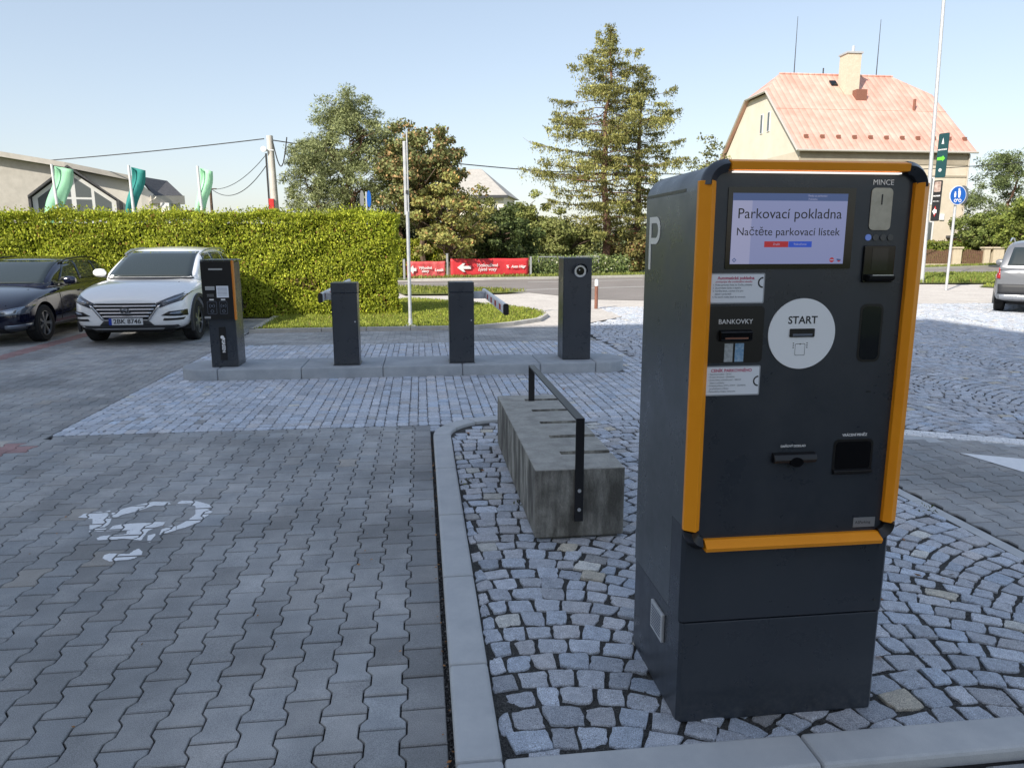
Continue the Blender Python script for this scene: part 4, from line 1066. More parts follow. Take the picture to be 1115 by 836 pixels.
def make_car(name, loc, rz, label, paint, P):
    root = empty(name, loc, rz); tag(root, label, 'car')
    Lc, Wd = P['L'], P['W']/2
    sts = []
    for y, wf, zb, zs, zt2 in P['st']:
        w = Wd*wf
        half = [(0,y,zb),(w*.84,y,zb),(w*.97,y,zb+.10),(w,y,zb+(zs-zb)*.45),(w*.985,y,zs-(zs-zb)*.16),(w*.945,y,zs),(w*.62,y,zs+(zt2-zs)*.75),(0,y,zt2)]
        sts.append(sym(half))
    vs, fs = loft(sts); low = MB().add(vs, fs).build('tmp_low', paint)
    gh = []
    for y, wb, zb, wt, zt2 in P['gh']:
        half = [(0,y,zb-.05),(Wd*wb,y,zb-.05),(Wd*wb,y,zb),(Wd*(wb*.45+wt*.55),y,zb+(zt2-zb)*.62),(Wd*wt,y,zt2-(zt2-zb)*.09),(Wd*wt*.72,y,zt2-.005),(0,y,zt2+.012)]
        gh.append(sym(half))
    vs, fs = loft(gh); up_ = MB().add(vs, fs).build('tmp_up', paint)
    for o in (low, up_): s_ = o.modifiers.new('s','SUBSURF'); s_.levels = 2; s_.render_levels = 2
    R_ = P['wr']; cyl = MB()
    for y in P['wy']:
        for s_ in (-1,1):
            x0, x1 = sorted((s_*(Wd+.2), s_*(Wd-.30))); cyl.disc((0,y,R_*1.0), R_*1.17, x0, x1, 'x', 32)
    cy = cyl.build('tmp_cut', 'black_matt'); md = low.modifiers.new('b','BOOLEAN'); md.object = cy; md.operation = 'DIFFERENCE'; md.solver = 'EXACT'
    bpy.context.view_layer.update(); dg = bpy.context.evaluated_depsgraph_get()
    m1 = bpy.data.meshes.new_from_object(low.evaluated_get(dg)); m2 = bpy.data.meshes.new_from_object(up_.evaluated_get(dg))
    bm = bmesh.new(); bm.from_mesh(m1); bm.from_mesh(m2)
    for f in bm.faces: f.smooth = True; f.material_index = 0
    me = bpy.data.meshes.new('body'); bm.to_mesh(me); bvh = BVHTree.FromBMesh(bm); bm.free(); me.materials.append(MAT[paint])
    try: me.set_sharp_from_angle(angle=R(35))
    except Exception: pass
    for o in (low, up_, cy): bpy.data.objects.remove(o)
    body = bpy.data.objects.new('body', me); col.objects.link(body); body.parent = root
    for y in P['wy']:
        for s_ in (-1,1):
            wheel(root, s_*(Wd-.125), y, R_, s_, P.get('spokes',10))
            if P.get('clad'):
                am = MB().ring((s_*(Wd-.012),y,R_), R_*1.34, R_*1.165, -.02, .020, 'x', 24, -18, 198); am.build('arch_trim', 'cladding', root, smooth=True)
    MB().box(-Wd+.06,P['wy'][0]-R_-.1,.24,Wd-.06,P['wy'][1]+R_+.1,.30).build('underbody', 'black_matt', root)
    bw = Wd-.30
    MB().box(-bw,P['wy'][0]-.55,.20,bw,P['wy'][1]+.6,.55).build('chassis', 'black_matt', root)
    def D(nm, quads, mode, mat, off=.006, nu=8, nv=4, parent=root, th=0):
        o = decal(bvh, quads, mode, off, nu, nv).build(nm, mat, parent, fix=False, smooth=True)
        q = o.modifiers.new('s','SOLIDIFY'); q.thickness = .004; q.offset = 0; return o
    return root, D, bvh, body, Wd
def mirror(root, side, Wd, y, z, paint, body=None):
    x = side*(Wd*.93)
    m_ = MB(); vs = []; fs = []; n = 12; rings = [(0,.25),(.03,.85),(.09,1.0),(.17,.92),(.21,.5)]
    for dx_, k in rings:
        for i in range(n): a_ = 2*math.pi*i/n; vs.append((x+side*(.03+dx_), y+.06*k*math.cos(a_), z+.075*k*math.sin(a_)))
    for r0 in range(len(rings)-1):
        for i in range(n): fs.append((r0*n+i, r0*n+(i+1)%n, (r0+1)*n+(i+1)%n, (r0+1)*n+i))
    fs += [tuple(range(n)), tuple(range((len(rings)-1)*n, len(rings)*n))]
    o = m_.add(vs, fs).build('wing_mirror', paint, root, smooth=True)
    MB().box(min(x-side*.03,x+side*.08),y-.02,z-.085,max(x-side*.03,x+side*.08),y+.03,z-.055).build('mirror_foot', 'cladding', o)
# white crossover
suv = dict(L=4.45, W=1.82, wr=.345, wy=(.86,3.52), clad=True, spokes=10,
  st=[(0,.62,.40,.62,.70),(.03,.80,.30,.70,.80),(.16,.92,.24,.80,.90),(.45,.985,.23,.90,.985),(.86,1.0,.22,.97,1.035),(1.25,1.0,.22,1.0,1.085),(1.8,.985,.22,1.02,1.06),(2.6,.985,.22,1.05,1.07),(3.5,1.0,.23,1.08,1.10),(4.1,.97,.27,1.10,1.12),(4.38,.90,.32,1.06,1.10),(4.45,.80,.42,.95,1.0)],
  gh=[(1.18,.86,1.02,.80,1.05),(1.45,.87,1.03,.80,1.22),(1.85,.88,1.04,.745,1.44),(2.15,.885,1.05,.72,1.545),(2.7,.89,1.06,.71,1.59),(3.4,.89,1.07,.70,1.585),(3.85,.88,1.09,.69,1.52),(4.15,.85,1.10,.69,1.35),(4.40,.80,1.10,.74,1.12)])
root, D, bvh, body, Wd = make_car('parked_car', S(-4.74,12.52), ANG, 'white crossover car parked nose out beside the ticket terminal', 'car_white', suv)
D('windscreen', [[(-.70,1.07),(.70,1.07),(.59,1.50),(-.59,1.50)]], 'front', 'carglass', .006, 14, 10)
for md_ in ('left','right'):
    D('side_window', [[(1.62,1.10),(2.45,1.10),(2.45,1.47),(2.08,1.46)]], md_, 'carglass', .006)
    D('side_window', [[(2.52,1.10),(3.30,1.12),(3.24,1.48),(2.52,1.48)]], md_, 'carglass', .006)
    D('side_window', [[(3.36,1.13),(3.92,1.20),(3.66,1.42),(3.32,1.47)]], md_, 'carglass', .006)
    D('sill_trim', [[(1.32,.24),(3.08,.24),(3.08,.36),(1.32,.36)]], md_, 'cladding', .008)
gr = D('grille', [[(-.33,.44),(.33,.44),(.50,.66),(-.50,.66)],[(-.50,.66),(.50,.66),(.46,.70),(-.46,.70)]], 'front', 'black', .006, 12, 5)
for z_, w_ in ((.655,.47),(.60,.435),(.545,.395),(.49,.35)): D('grille_slat', [[(-w_,z_-.012),(w_,z_-.012),(w_+.008,z_+.012),(-w_-.008,z_+.012)]], 'front', 'chrome', .018, 14, 1, gr)
for s_ in (-1,1):
    D('grille_surround', [[(s_*.33,.43),(s_*.365,.43),(s_*.545,.675),(s_*.50,.66)]], 'front', 'chrome', .014, 3, 6, gr)
    hl_ = D('headlight', [[(s_*.47,.70),(s_*.53,.625),(s_*.82,.73),(s_*.885,.88)]], 'front', 'darkheadlight', .008, 5, 5)
    D('lens', [[(s_*.58,.715),(s_*.60,.69),(s_*.76,.75),(s_*.82,.81)]], 'front', 'headlight', .014, 5, 3, hl_)
    fg = D('fog_light', [[(s_*.54,.50),(s_*.86,.48),(s_*.86,.58),(s_*.66,.565)]], 'front', 'black', .008, 5, 3)
    D('lens', [[(s_*.66,.52),(s_*.80,.51),(s_*.82,.56),(s_*.68,.545)]], 'front', 'headlight', .014, 4, 2, fg)
    D('air_intake', [[(s_*.56,.42),(s_*.82,.42),(s_*.84,.455),(s_*.58,.455)]], 'front', 'black', .008, 5, 2)
    mirror(root, s_, Wd, 1.62, 1.13, 'car_white')
    MB().tube([(s_*.655,2.0,1.455),(s_*.66,2.3,1.525),(s_*.66,2.9,1.56),(s_*.655,3.5,1.545),(s_*.64,3.8,1.49)], .017, 8).build('roof_rail', 'alu', root, smooth=True)
D('lower_bumper', [[(-.88,.24),(.88,.24),(.86,.345),(-.86,.345)],[(-.42,.345),(.42,.345),(.34,.425),(-.34,.425)]], 'front', 'cladding', .008, 16, 3)
D('skid_plate', [[(-.52,.275),(.52,.275),(.56,.305),(-.56,.305)]], 'front', 'alu', .016, 12, 1)
pt = MB().box(-.26,-.024,.355,.26,-.012,.465).build('number_plate', 'plate', root, bevel=.003)
MB().box(-.26,-.0255,.356,-.215,-.0243,.464).build('plate_band', 'eublue', pt)
text_mesh('2BK 8746', .12, 'ink', 'lettering', pt, (.022,-.0255,.410), fit=.42, bold=.002)
em = MB().ring((0,-.045,.585), .045, .035, 0, .02, 'y', 28, sx=1.75).build('emblem', 'chrome', gr)
text_mesh('H', .10, 'chrome', 'emblem_letter', gr, (0,-.045,.582), rot=(R(90),0,0), ext=.004, shear=.45, sx=1.2)
D('wiper_panel', [[(-.72,1.035),(.72,1.035),(.72,1.06),(-.72,1.06)]], 'front', 'cladding', .008, 10, 1)

for md_ in ('left','right'):
    for y_, z0_, z1_ in ((1.42,.40,.98),(2.44,.38,1.04),(3.30,.60,1.04)): D('door_gap', [[(y_-.005,z0_),(y_+.005,z0_),(y_+.005,z1_),(y_-.005,z1_)]], md_, 'black_matt', .003, 1, 8)
    for y_, z_ in ((2.20,.90),(3.06,.92)): D('door_handle', [[(y_,z_),(y_+.18,z_),(y_+.18,z_+.03),(y_,z_+.03)]], md_, 'car_white', .022, 4, 1)
for s_ in (-1,1): D('bonnet_gap', [[(s_*.60,.74),(s_*.60,1.00),(s_*.612,1.00),(s_*.612,.74)]], 'front', 'black_matt', .003, 1, 6)
# dark estate
est = dict(L=4.3, W=1.75, wr=.315, wy=(.82,3.35), clad=False, spokes=14,
  st=[(0,.62,.34,.52,.60),(.03,.82,.26,.60,.66),(.18,.93,.20,.68,.76),(.5,.99,.19,.78,.86),(.85,1.0,.18,.84,.92),(1.2,1.0,.18,.88,.965),(1.8,.99,.18,.90,.94),(2.6,.99,.18,.93,.95),(3.4,1.0,.19,.96,.98),(3.95,.97,.24,.97,1.0),(4.22,.90,.28,.94,.98),(4.3,.80,.36,.85,.9)],
  gh=[(1.12,.86,.90,.80,.93),(1.45,.87,.91,.80,1.12),(1.85,.88,.92,.745,1.31),(2.15,.885,.93,.72,1.385),(2.7,.89,.94,.71,1.415),(3.35,.89,.95,.70,1.40),(3.75,.88,.96,.69,1.33),(4.02,.85,.97,.69,1.18),(4.25,.80,.97,.74,1.0)])
root, D, bvh, body, Wd = make_car('parked_car', S(-7.24,12.62), ANG, 'dark blue estate car at the left picture edge, hedge mirrored in its flank', 'car_blue', est)
D('windscreen', [[(-.68,.96),(.68,.96),(.58,1.34),(-.58,1.34)]], 'front', 'carglass', .006, 14, 10)
for md_ in ('left','right'):
    D('side_window', [[(1.62,.985),(2.40,.985),(2.40,1.31),(2.05,1.30)]], md_, 'carglass', .006)
    D('side_window', [[(2.46,.985),(3.20,1.00),(3.15,1.32),(2.46,1.32)]], md_, 'carglass', .006)
    D('side_window', [[(3.26,1.01),(3.80,1.06),(3.56,1.26),(3.22,1.31)]], md_, 'carglass', .006)
gr = D('grille', [[(-.40,.45),(.40,.45),(.48,.58),(-.48,.58)]], 'front', 'black', .006, 12, 4)
for k in range(-8,9): D('grille_slat', [[(k*.052-.006,.455),(k*.052+.006,.455),(k*.056+.006,.575),(k*.056-.006,.575)]], 'front', 'alu', .012, 1, 3, gr)
for s_ in (-1,1):
    hl_ = D('headlight', [[(s_*.50,.57),(s_*.54,.50),(s_*.83,.52),(s_*.85,.65)]], 'front', 'headlight', .008, 6, 5)
    D('lens', [[(s_*.57,.56),(s_*.60,.52),(s_*.74,.54),(s_*.75,.60)]], 'front', 'alu', .014, 5, 3, hl_)
    D('fog_light', [[(s_*.58,.29),(s_*.82,.30),(s_*.83,.36),(s_*.60,.35)]], 'front', 'headlight', .010, 5, 2)
    mirror(root, s_, Wd, 1.62, 1.00, 'car_blue')
    MB().tube([(s_*.63,1.98,1.30),(s_*.635,2.3,1.365),(s_*.63,2.9,1.395),(s_*.625,3.4,1.375),(s_*.61,3.7,1.31)], .015, 8).build('roof_rail', 'black', root, smooth=True)
D('lower_bumper', [[(-.60,.215),(.60,.215),(.56,.30),(-.56,.30)]], 'front', 'black', .008, 14, 3)
pt = MB().box(-.26,-.024,.335,.26,-.012,.445).build('number_plate', 'plate', root, bevel=.003)

for md_ in ('left','right'):
    for y_, z0_, z1_ in ((1.42,.34,.86),(2.40,.32,.92),(3.18,.50,.92)): D('door_gap', [[(y_-.005,z0_),(y_+.005,z0_),(y_+.005,z1_),(y_-.005,z1_)]], md_, 'black_matt', .003, 1, 8)
    for y_, z_ in ((2.16,.78),(2.96,.80)): D('door_handle', [[(y_,z_),(y_+.18,z_),(y_+.18,z_+.03),(y_,z_+.03)]], md_, 'car_blue', .022, 4, 1)
for s_ in (-1,1): D('bonnet_gap', [[(s_*.60,.66),(s_*.60,.88),(s_*.612,.88),(s_*.612,.66)]], 'front', 'black_matt', .003, 1, 6)
# silver van-like car on the right, seen from behind
mpv = dict(L=4.4, W=1.80, wr=.325, wy=(.88,3.56), clad=True, spokes=10,
  st=[(0,.62,.36,.58,.66),(.03,.82,.28,.66,.74),(.18,.93,.22,.74,.84),(.5,.99,.20,.86,.94),(.85,1.0,.20,.94,1.0),(1.2,1.0,.20,.98,1.05),(1.8,.99,.20,1.0,1.03),(2.6,.99,.20,1.0,1.02),(3.4,1.0,.21,1.0,1.02),(4.0,1.0,.24,1.0,1.02),(4.33,.97,.27,1.0,1.02),(4.40,.90,.34,.95,.98)],
  gh=[(.95,.86,.98,.80,1.02),(1.35,.87,.99,.80,1.30),(1.75,.90,1.0,.80,1.55),(2.15,.91,1.0,.80,1.63),(2.7,.92,1.0,.80,1.66),(3.5,.92,1.0,.80,1.65),(3.95,.92,1.0,.79,1.60),(4.15,.92,1.0,.80,1.45),(4.32,.92,1.0,.86,1.10),(4.36,.92,1.0,.90,1.02)])
cpos = Vector(ground_point(1127,342)); ang = R(180-37); back = Matrix.Rotation(ang, 3, 'Z') @ Vector((0,4.2,0))
root, D, bvh, body, Wd = make_car('parked_car', (cpos.x-back.x, cpos.y-back.y, 0), ang, 'silver people carrier cut by the right picture edge, seen from behind', 'car_silver', mpv)
root.scale = (1,1,1.05)
D('rear_window', [[(-.66,1.08),(.66,1.08),(.58,1.48),(-.58,1.48)]], 'rear', 'carglass', .006, 14, 10)
for md_ in ('left','right'):
    D('side_window', [[(1.75,1.06),(2.45,1.06),(2.45,1.50),(2.10,1.50)]], md_, 'carglass', .006)
    D('side_window', [[(2.52,1.06),(3.30,1.06),(3.30,1.50),(2.52,1.50)]], md_, 'carglass', .006)
    D('side_window', [[(3.37,1.08),(4.02,1.08),(3.92,1.48),(3.37,1.50)]], md_, 'carglass', .006)
D('rear_bumper', [[(-.90,.44),(.90,.44),(.92,.66),(-.92,.66)]], 'rear', 'cladding', .012, 16, 3)
D('rear_skid', [[(-.80,.32),(.80,.32),(.84,.42),(-.84,.42)]], 'rear', 'alu', .014, 16, 3)
for s_ in (-1,1):
    D('tail_light', [[(s_*.76,.78),(s_*.87,.78),(s_*.87,1.06),(s_*.79,1.02)]], 'rear', 'taillight', .012, 3, 6)
    MB().tube([(s_*.68,2.0,1.60),(s_*.69,2.4,1.68),(s_*.69,3.3,1.69),(s_*.68,3.9,1.62)], .017, 8).build('roof_rail', 'alu', root, smooth=True)
    mirror(root, s_, Wd, 1.7, 1.10, 'car_silver')
pt = MB().box(-.26,4.412,.78,.26,4.425,.89).build('number_plate', 'plate', root, bevel=.003)
em = MB().ring((0,4.41,.98), .055, .045, 0, .02, 'y', 24).build('emblem', 'chrome', root)

# ------------------------------------------------------------------ hedge
def hedge(name, a0, a1, b0, b1, h, label, dens, c1, c2, leaf, site=True, loc=None, rz=None):
    r0 = empty(name, S(a0,b0) if site else loc, ANG if site else rz); tag(r0, label, 'hedge')
    Lh, Dh = a1-a0, b1-b0
    core = MB(); core.box(.22,.24,0,Lh-.22,Dh-.22,h-.22); core.build('branches', 'hedge_core', r0)
    pts = []; nr = []
    def bump(u, v): return .05*np.sin(u*3.1+np.sin(v*2.3))+.045*np.sin(u*7.3+v*5.1)+.03*np.sin(v*9.7-u*4.0)
    for fc_, area in (('front',Lh*h),('top',Lh*Dh),('end',Dh*h),('back',Lh*h*.5)):
        n = int(area*dens*(1 if fc_ != 'back' else .3)); u = rng.random(n); v = rng.random(n); dp = np.abs(rng.normal(0,.085,n))+bump(u*Lh if fc_ != 'end' else u*Dh+40, v*(h if fc_ != 'top' else Dh))
        if fc_ == 'front': p = np.stack([u*Lh, dp, v*h], 1); nn = [0,-1,.4]
        elif fc_ == 'top': p = np.stack([u*Lh, v*Dh, h-dp*.8+(rng.random(n) < .16)*rng.random(n)**2*.16], 1); nn = [0,-.2,1]
        elif fc_ == 'end': p = np.stack([Lh-dp, u*Dh, v*h], 1); nn = [1,0,.3]
        else: p = np.stack([u*Lh, Dh-dp, v*h], 1); nn = [0,1,.3]
        pts.append(p); nr.append(np.tile(nn, (n,1)))
    p = np.concatenate(pts); nr = np.concatenate(nr).astype(float); n = len(p)
    keep = np.ones(n, bool)
    tt_ = tints(n, c1, c2, .22, (.30,.16,.05), .02)
    pat = np.sin(p[:,0]*1.7+2)*np.sin(p[:,0]*.63+p[:,2]*2.1)+.45*np.sin(p[:,2]*5+p[:,0]*3.3)
    tt_ *= (1+.10*pat)[:,None]
    br = (pat > .75) & (p[:,2] < .9) & (rng.random(n) < .35); tt_[br] = np.array([.26,.17,.08])
    tt_ = np.clip(tt_, .004, .9)
    o = leaves('foliage', p, rng.uniform(.55,1.25,n)*leaf, tt_, 'hedge', r0, aspect=.55, dirs=np.tile([0,-.25,.8],(n,1))*1.0+rng.normal(size=(n,3))*.35, nrm=nr)
    return r0
hedge('hedge', -21, -.55, 17.05, 18.25, 2.30, 'tall clipped yellow green conifer hedge behind the parked cars', 2700, (.21,.27,.022), (.53,.56,.06), .064)
hb = at(470,288,40)
hedge('hedge', 0, 3.6, 0, 1.5, 1.75, 'low yellow green hedge across the road behind the red banners', 500, (.20,.26,.03), (.42,.42,.05), .13, False, (at(447,288,37.5).x-1.0,37.5,0), R(20))
# ------------------------------------------------------------------ trees
def rnd_dir():
    v = rng.normal(size=3); return v/np.linalg.norm(v)
def clump_leaves(cl, per, size, c1, c2, mat, parent, aspect, c3=None, p3=0, droop=0, flat=.7, jit=.2):
    C_ = np.array([c[:3] for c in cl]); Rr = np.array([c[3] for c in cl]); k = len(C_)
    n = k*per; idx = np.repeat(np.arange(k), per)
    d = rng.normal(size=(n,3)); d /= np.linalg.norm(d, axis=1)[:,None]; rad = rng.random((n,1))**.45
    p = C_[idx]+d*rad*Rr[idx][:,None]*np.array([1,1,flat]); p[:,2] -= droop*rng.random(n)*Rr[idx]
    cv = 1+rng.normal(size=k)*.14
    t = tints(n, c1, c2, jit, c3, p3)*cv[idx][:,None]
    return leaves('crown', p, rng.uniform(.6,1.3,n)*size, np.clip(t,.003,.9), mat, parent, aspect=aspect, nrm=d+np.array([0,0,.4]))
def limb(mb, p, q, r0, r1, wob=.12, n=5):
    p, q = Vector(p), Vector(q); pts = []; L_ = (q-p).length
    for i in range(n+1):
        t = i/n; w = p.lerp(q, t)
        if 0 < i < n: w += Vector(rng.normal(size=3)*wob*L_*.12)
        w.z += math.sin(t*math.pi)*L_*.04; pts.append(w)
    mb.tube(pts, r0, 6, r1); return pts
def broad_tree(name, loc, h, rx, zlow, label, cols, cat='tree', nclump=70, per=130, leaf=.16, cr=.55, mat='leaf', aspect=.7, c3=None, p3=0, trunk=.16, seedshape=0, lobes=6, group=None, topk=1.0):
    r0 = empty(name, loc); tag(r0, label, cat, group)
    tb = MB(); limb(tb, (0,0,0), (0,0,h*.72), trunk, trunk*.35, .3, 6)
    cz = (h+zlow)/2; rz_ = (h-zlow)/2
    lob = [(rnd_dir(), rng.uniform(-.28,.22)) for _ in range(lobes*3)]
    cl = []
    for i in range(nclump):
        d = rnd_dir(); rr = rng.random()**.40
        k = min(1.12, 1.0+sum(w*max(0, float(d@q))**6 for q, w in lob))
        p = np.array([d[0]*rx*rr*k, d[1]*rx*rr*k, cz+d[2]*rz_*rr*k*topk]); 
        if p[2] < zlow*.8: p[2] = zlow*.8+rng.random()*.5
        cl.append((*p, cr*rng.uniform(.55,1.25)))
        if i % 3 == 0: limb(tb, (0,0,max(.3*h*.5, p[2]*.55)), p*.92, trunk*.35, .015, .6, 4)
    tb.build('trunk', 'bark', r0, smooth=True)
    clump_leaves(cl, per, leaf, cols[0], cols[1], mat, r0, aspect, c3, p3)
    return r0
def pine_tree(name, loc, h, rx, zlow, label, cols, nclump=110, per=170, cr=.5, leaf=.17, lean=0):
    r0 = empty(name, loc); tag(r0, label, 'tree'); tb = MB()
    limb(tb, (0,0,0), (lean,0,h*.9), .22, .06, .4, 7); cl = []
    # crown: several rising leaders, each a plume of needle tufts
    for i in range(nclump):
        a_ = rng.uniform(0, 2*math.pi); u = rng.random()
        z = zlow+(h-zlow)*u
        env = rx*(.55+.55*math.sin(min(1, (1-u)*1.25+.10)*math.pi*.62))*(1 if u < .8 else .8)
        rr = env*rng.random()**.6*1.05*(1+.18*math.sin(a_*3+z*1.3))
        p = np.array([rr*math.cos(a_)+lean*u, rr*math.sin(a_), z+rng.uniform(-.2,.4)])
        cl.append((*p, cr*rng.uniform(.6,1.3)))
        if i % 5 == 0: limb(tb, (lean*u,0,max(.4,z-rr*.45)), p, .03, .008, .6, 4)
    tb.build('trunk', 'bark_red', r0, smooth=True)
    clump_leaves(cl, per, leaf, cols[0], cols[1], 'needle', r0, .28, flat=.65, jit=.25)
    return r0
def larch(name, loc, h, rmax, label, cols, zlow=1.6, bare=.0, tilt=0, nb=95, rside=None):
    r0 = empty(name, loc); tag(r0, label, 'tree', 'pair of tall larches'); tb = MB()
    limb(tb, (0,0,0), (tilt,0,h), .26, .02, .05, 8)
    P_ = []; Sx = []
    for i in range(nb):
        u = (i+rng.random())/nb; z = zlow+(h-zlow)*u**.95; a_ = i*2.39996+rng.normal()*.3
        ln = rmax*lin(u, [(0,.50),(.12,.76),(.25,.95),(.42,1.0),(.60,.86),(.75,.62),(.88,.38),(1,.05)])*(.42+.72*rng.random()) + .12
        if rng.random() < .14: ln *= .35
        rise = rng.normal()*.10
        dx_, dy_ = math.cos(a_), math.sin(a_)
        if rside: ln *= 1+rside*dx_
        base = Vector((tilt*z/h, 0, z)); n = 9; pts = []
        for k in range(n+1):
            t = k/n; pts.append(base+Vector((dx_*ln*t, dy_*ln*t, ln*((.10+rise)*t-.34*t*t+.30*t**3)+rng.normal()*.015*ln)))
        tb.tube(pts, .045*(1-u)+.012, 5, .006)
        m = int(ln*165)+40
        kn = .15+.85*rng.random(max(3,int(ln*3.2)))**.7; ks = rng.normal(size=len(kn))*.13*(ln**.6); ki = rng.integers(0,len(kn),m); t = np.clip(kn[ki]+rng.normal(size=m)*.10/max(ln,.8), .05, 1.03)
        q = np.array([list(base)])+np.stack([dx_*ln*t, dy_*ln*t, ln*((.10+rise)*t-.34*t*t+.30*t**3)], 1)
        side = ks[ki]+rng.normal(size=m)*.14*(ln**.4)
        q[:,0] += -dy_*side+rng.normal(size=m)*.05; q[:,1] += dx_*side+rng.normal(size=m)*.05
        q[:,2] += .08-np.abs(rng.exponential(.17, m))
        P_.append(q); Sx.append(np.full(m, rng.normal()*.16))
    tb.build('trunk', 'bark_red', r0, smooth=True)
    p = np.concatenate(P_); n = len(p); cv = 1+np.concatenate(Sx)
    t = np.clip(tints(n, cols[0], cols[1], .25)*cv[:,None], .004, .9)
    leaves('crown', p, rng.uniform(.07,.22,n), t, 'needle', r0, aspect=.34, dirs=np.tile([0,0,-.9],(n,1))+rng.normal(size=(n,3))*.7)
    return r0
def X(px, Y): return at(px, 260, Y).x
def Zp(py, Y): return at(557, py, Y).z
P1, P2 = (.15,.18,.075), (.33,.36,.16)
pine_tree('pine_tree', (X(385,40),40,0), Zp(112,40), 2.75, 1.9, 'broad grey green pine behind the hedge, left of the brown topped tree', (P1,P2), 330, 150, .52)
pine_tree('pine_tree', (X(348,41),41,0), Zp(150,41), 1.9, 1.6, 'lower pine crown at the left flank of the broad pine', (P1,P2), 150, 150, .48)
pine_tree('pine_tree', (X(437,41),41.5,0), Zp(158,41.5), 1.9, 1.5, 'right flank pine crown merging into the brown topped oak', (P1,P2), 150, 140, .5)
broad_tree('autumn_tree', (X(464,38),38,0), Zp(126,38), 2.25, 2.2, 'oak with rusty brown autumn top beside the pine', ((.14,.17,.06),(.29,.30,.12)), nclump=150, per=130, leaf=.18, cr=.48, c3=(.42,.28,.13), p3=.24, topk=1.05)
broad_tree('young_tree', (X(490,36),36,0), Zp(193,36), 2.1, .6, 'small yellowing tree right behind the red banners', ((.22,.25,.07),(.42,.38,.13)), nclump=90, per=100, leaf=.17, cr=.42, c3=(.42,.25,.10), p3=.10)
broad_tree('bush', (X(546,39),39,0), Zp(226,39), 1.9, .3, 'dark green rounded bush behind the long red banner', ((.06,.09,.028),(.15,.19,.065)), 'bush', 75, 130, .17, .5, lobes=4)
broad_tree('bush', (X(520,46),46,0), Zp(216,46), 2.3, .3, 'olive shrub hiding the wall of the distant pale roofed house', ((.13,.16,.05),(.26,.26,.09)), 'bush', 80, 120, .18, .5)
broad_tree('bush', (X(578,44),44,0), Zp(205,44), 1.8, .4, 'pointed olive green shrub rising behind the dark bush', ((.17,.21,.06),(.34,.35,.12)), 'bush', 70, 130, .17, .45)
broad_tree('bush', (X(614,42),42,0), Zp(232,42), 2.0, .3, 'olive green bush left of the larch trunks', ((.15,.18,.05),(.32,.33,.12)), 'bush', 75, 130, .17, .5)
broad_tree('bush', (X(690,43),43,0), Zp(250,43), 2.1, .2, 'reddish green bush between larch trunk and payment machine', ((.16,.16,.05),(.28,.24,.09)), 'bush', 60, 120, .17, .5, c3=(.32,.15,.08), p3=.12)
broad_tree('bush', (X(738,46),46,0), Zp(246,46), 2.3, .2, 'olive bush mostly hidden behind the payment machine', ((.13,.15,.05),(.26,.25,.09)), 'bush', 50, 110, .18, .5)
broad_tree('bush', (X(428,43),43,0), Zp(225,43), 2.2, .3, 'very dark bush under the pine seen beside the mast', ((.035,.05,.02),(.09,.11,.045)), 'bush', 60, 120, .18, .5)
larch('larch_tree', (X(659,42),42,0), Zp(30,42), 4.1, 'taller larch with reddish trunk, left of the pair', ((.16,.175,.05),(.36,.34,.11)), 1.9, nb=118, rside=-.12)
larch('larch_tree', (X(694,44.5),44.5,0), Zp(74,44.5), 2.9, 'shorter larch just right of and behind the taller one', ((.14,.16,.05),(.29,.28,.095)), 1.9, nb=84, rside=.12)
broad_tree('sparse_tree', (X(768,62),62,0), Zp(150,62), 2.4, 4, 'sparse small tree left of the red roofed house', ((.12,.14,.06),(.24,.24,.10)), nclump=46, per=26, leaf=.24, cr=.6)
pine_tree('pine_tree', (X(1092,64),64,0), Zp(172,64), 3.6, .8, 'bluish pine beside the right end of the house', ((.09,.13,.05),(.19,.23,.09)), 150, 170, .8, .26)
broad_tree('garden_tree', (X(1122,50),50,0), Zp(190,50), 2.6, .3, 'bright green bushy tree behind the silver car', ((.12,.17,.035),(.30,.34,.08)), nclump=110, per=150, leaf=.2, cr=.55)
broad_tree('bush', (X(1072,58),58,0), Zp(222,58), 2.4, .6, 'mid green shrub between the house corner and the pine', ((.13,.18,.05),(.26,.30,.09)), 'bush', 80, 120, .2, .55)
# far tree line, one mass
n = 60; cl = []
for i in range(420):
    a_ = rng.uniform(-46,46); Y_ = rng.uniform(120,150); cl.append((Y_*math.tan(R(a_)), Y_, rng.uniform(0, 3.6+1.5*math.sin(a_*.7)), rng.uniform(1.2,2.2)))
fr = clump_leaves(cl, 60, .9, (.12,.15,.07), (.22,.24,.12), 'leaf', None, .7); fr.name = 'far_woods'; tag(fr, kind='stuff')
# weeds along the fence
def fence_line(px, off=0):   # ground point behind the far kerb
    x, y = ground_point(px, 303.2-(px-600)*.0195 if px > 600 else 303.2+(600-px)*.0175); return Vector((x-off*.35, y+off, 0))
P_ = []; 
for i in range(240):
    px = rng.uniform(588,706); q = fence_line(px, rng.uniform(1.7,3.2)); hh = rng.uniform(.5,1.15)
    m = 60; w = rng.normal(size=(m,3))*np.array([.16,.16,0])+np.array([q.x,q.y,0]); w[:,2] = rng.random(m)*hh; P_.append(w)
p = np.concatenate(P_); n = len(p)
tag(leaves('weeds', p, rng.uniform(.06,.18,n), tints(n, (.10,.16,.05), (.26,.30,.11), .25, (.5,.5,.38), .04), 'leaf', aspect=.6), kind='stuff')
pw = []
for (a, b, m) in ((1.16,5.3,60),(.58,4.4,10),(1.70,2.8,26),(2.5,5.2,20),(3.1,4.0,16),(.26,4.9,8)):
    q = S(a,b,.02); w_ = rng.normal(size=(m,3))*np.array([.035,.035,.012])+np.array([q.x,q.y,.03]); pw.append(w_)
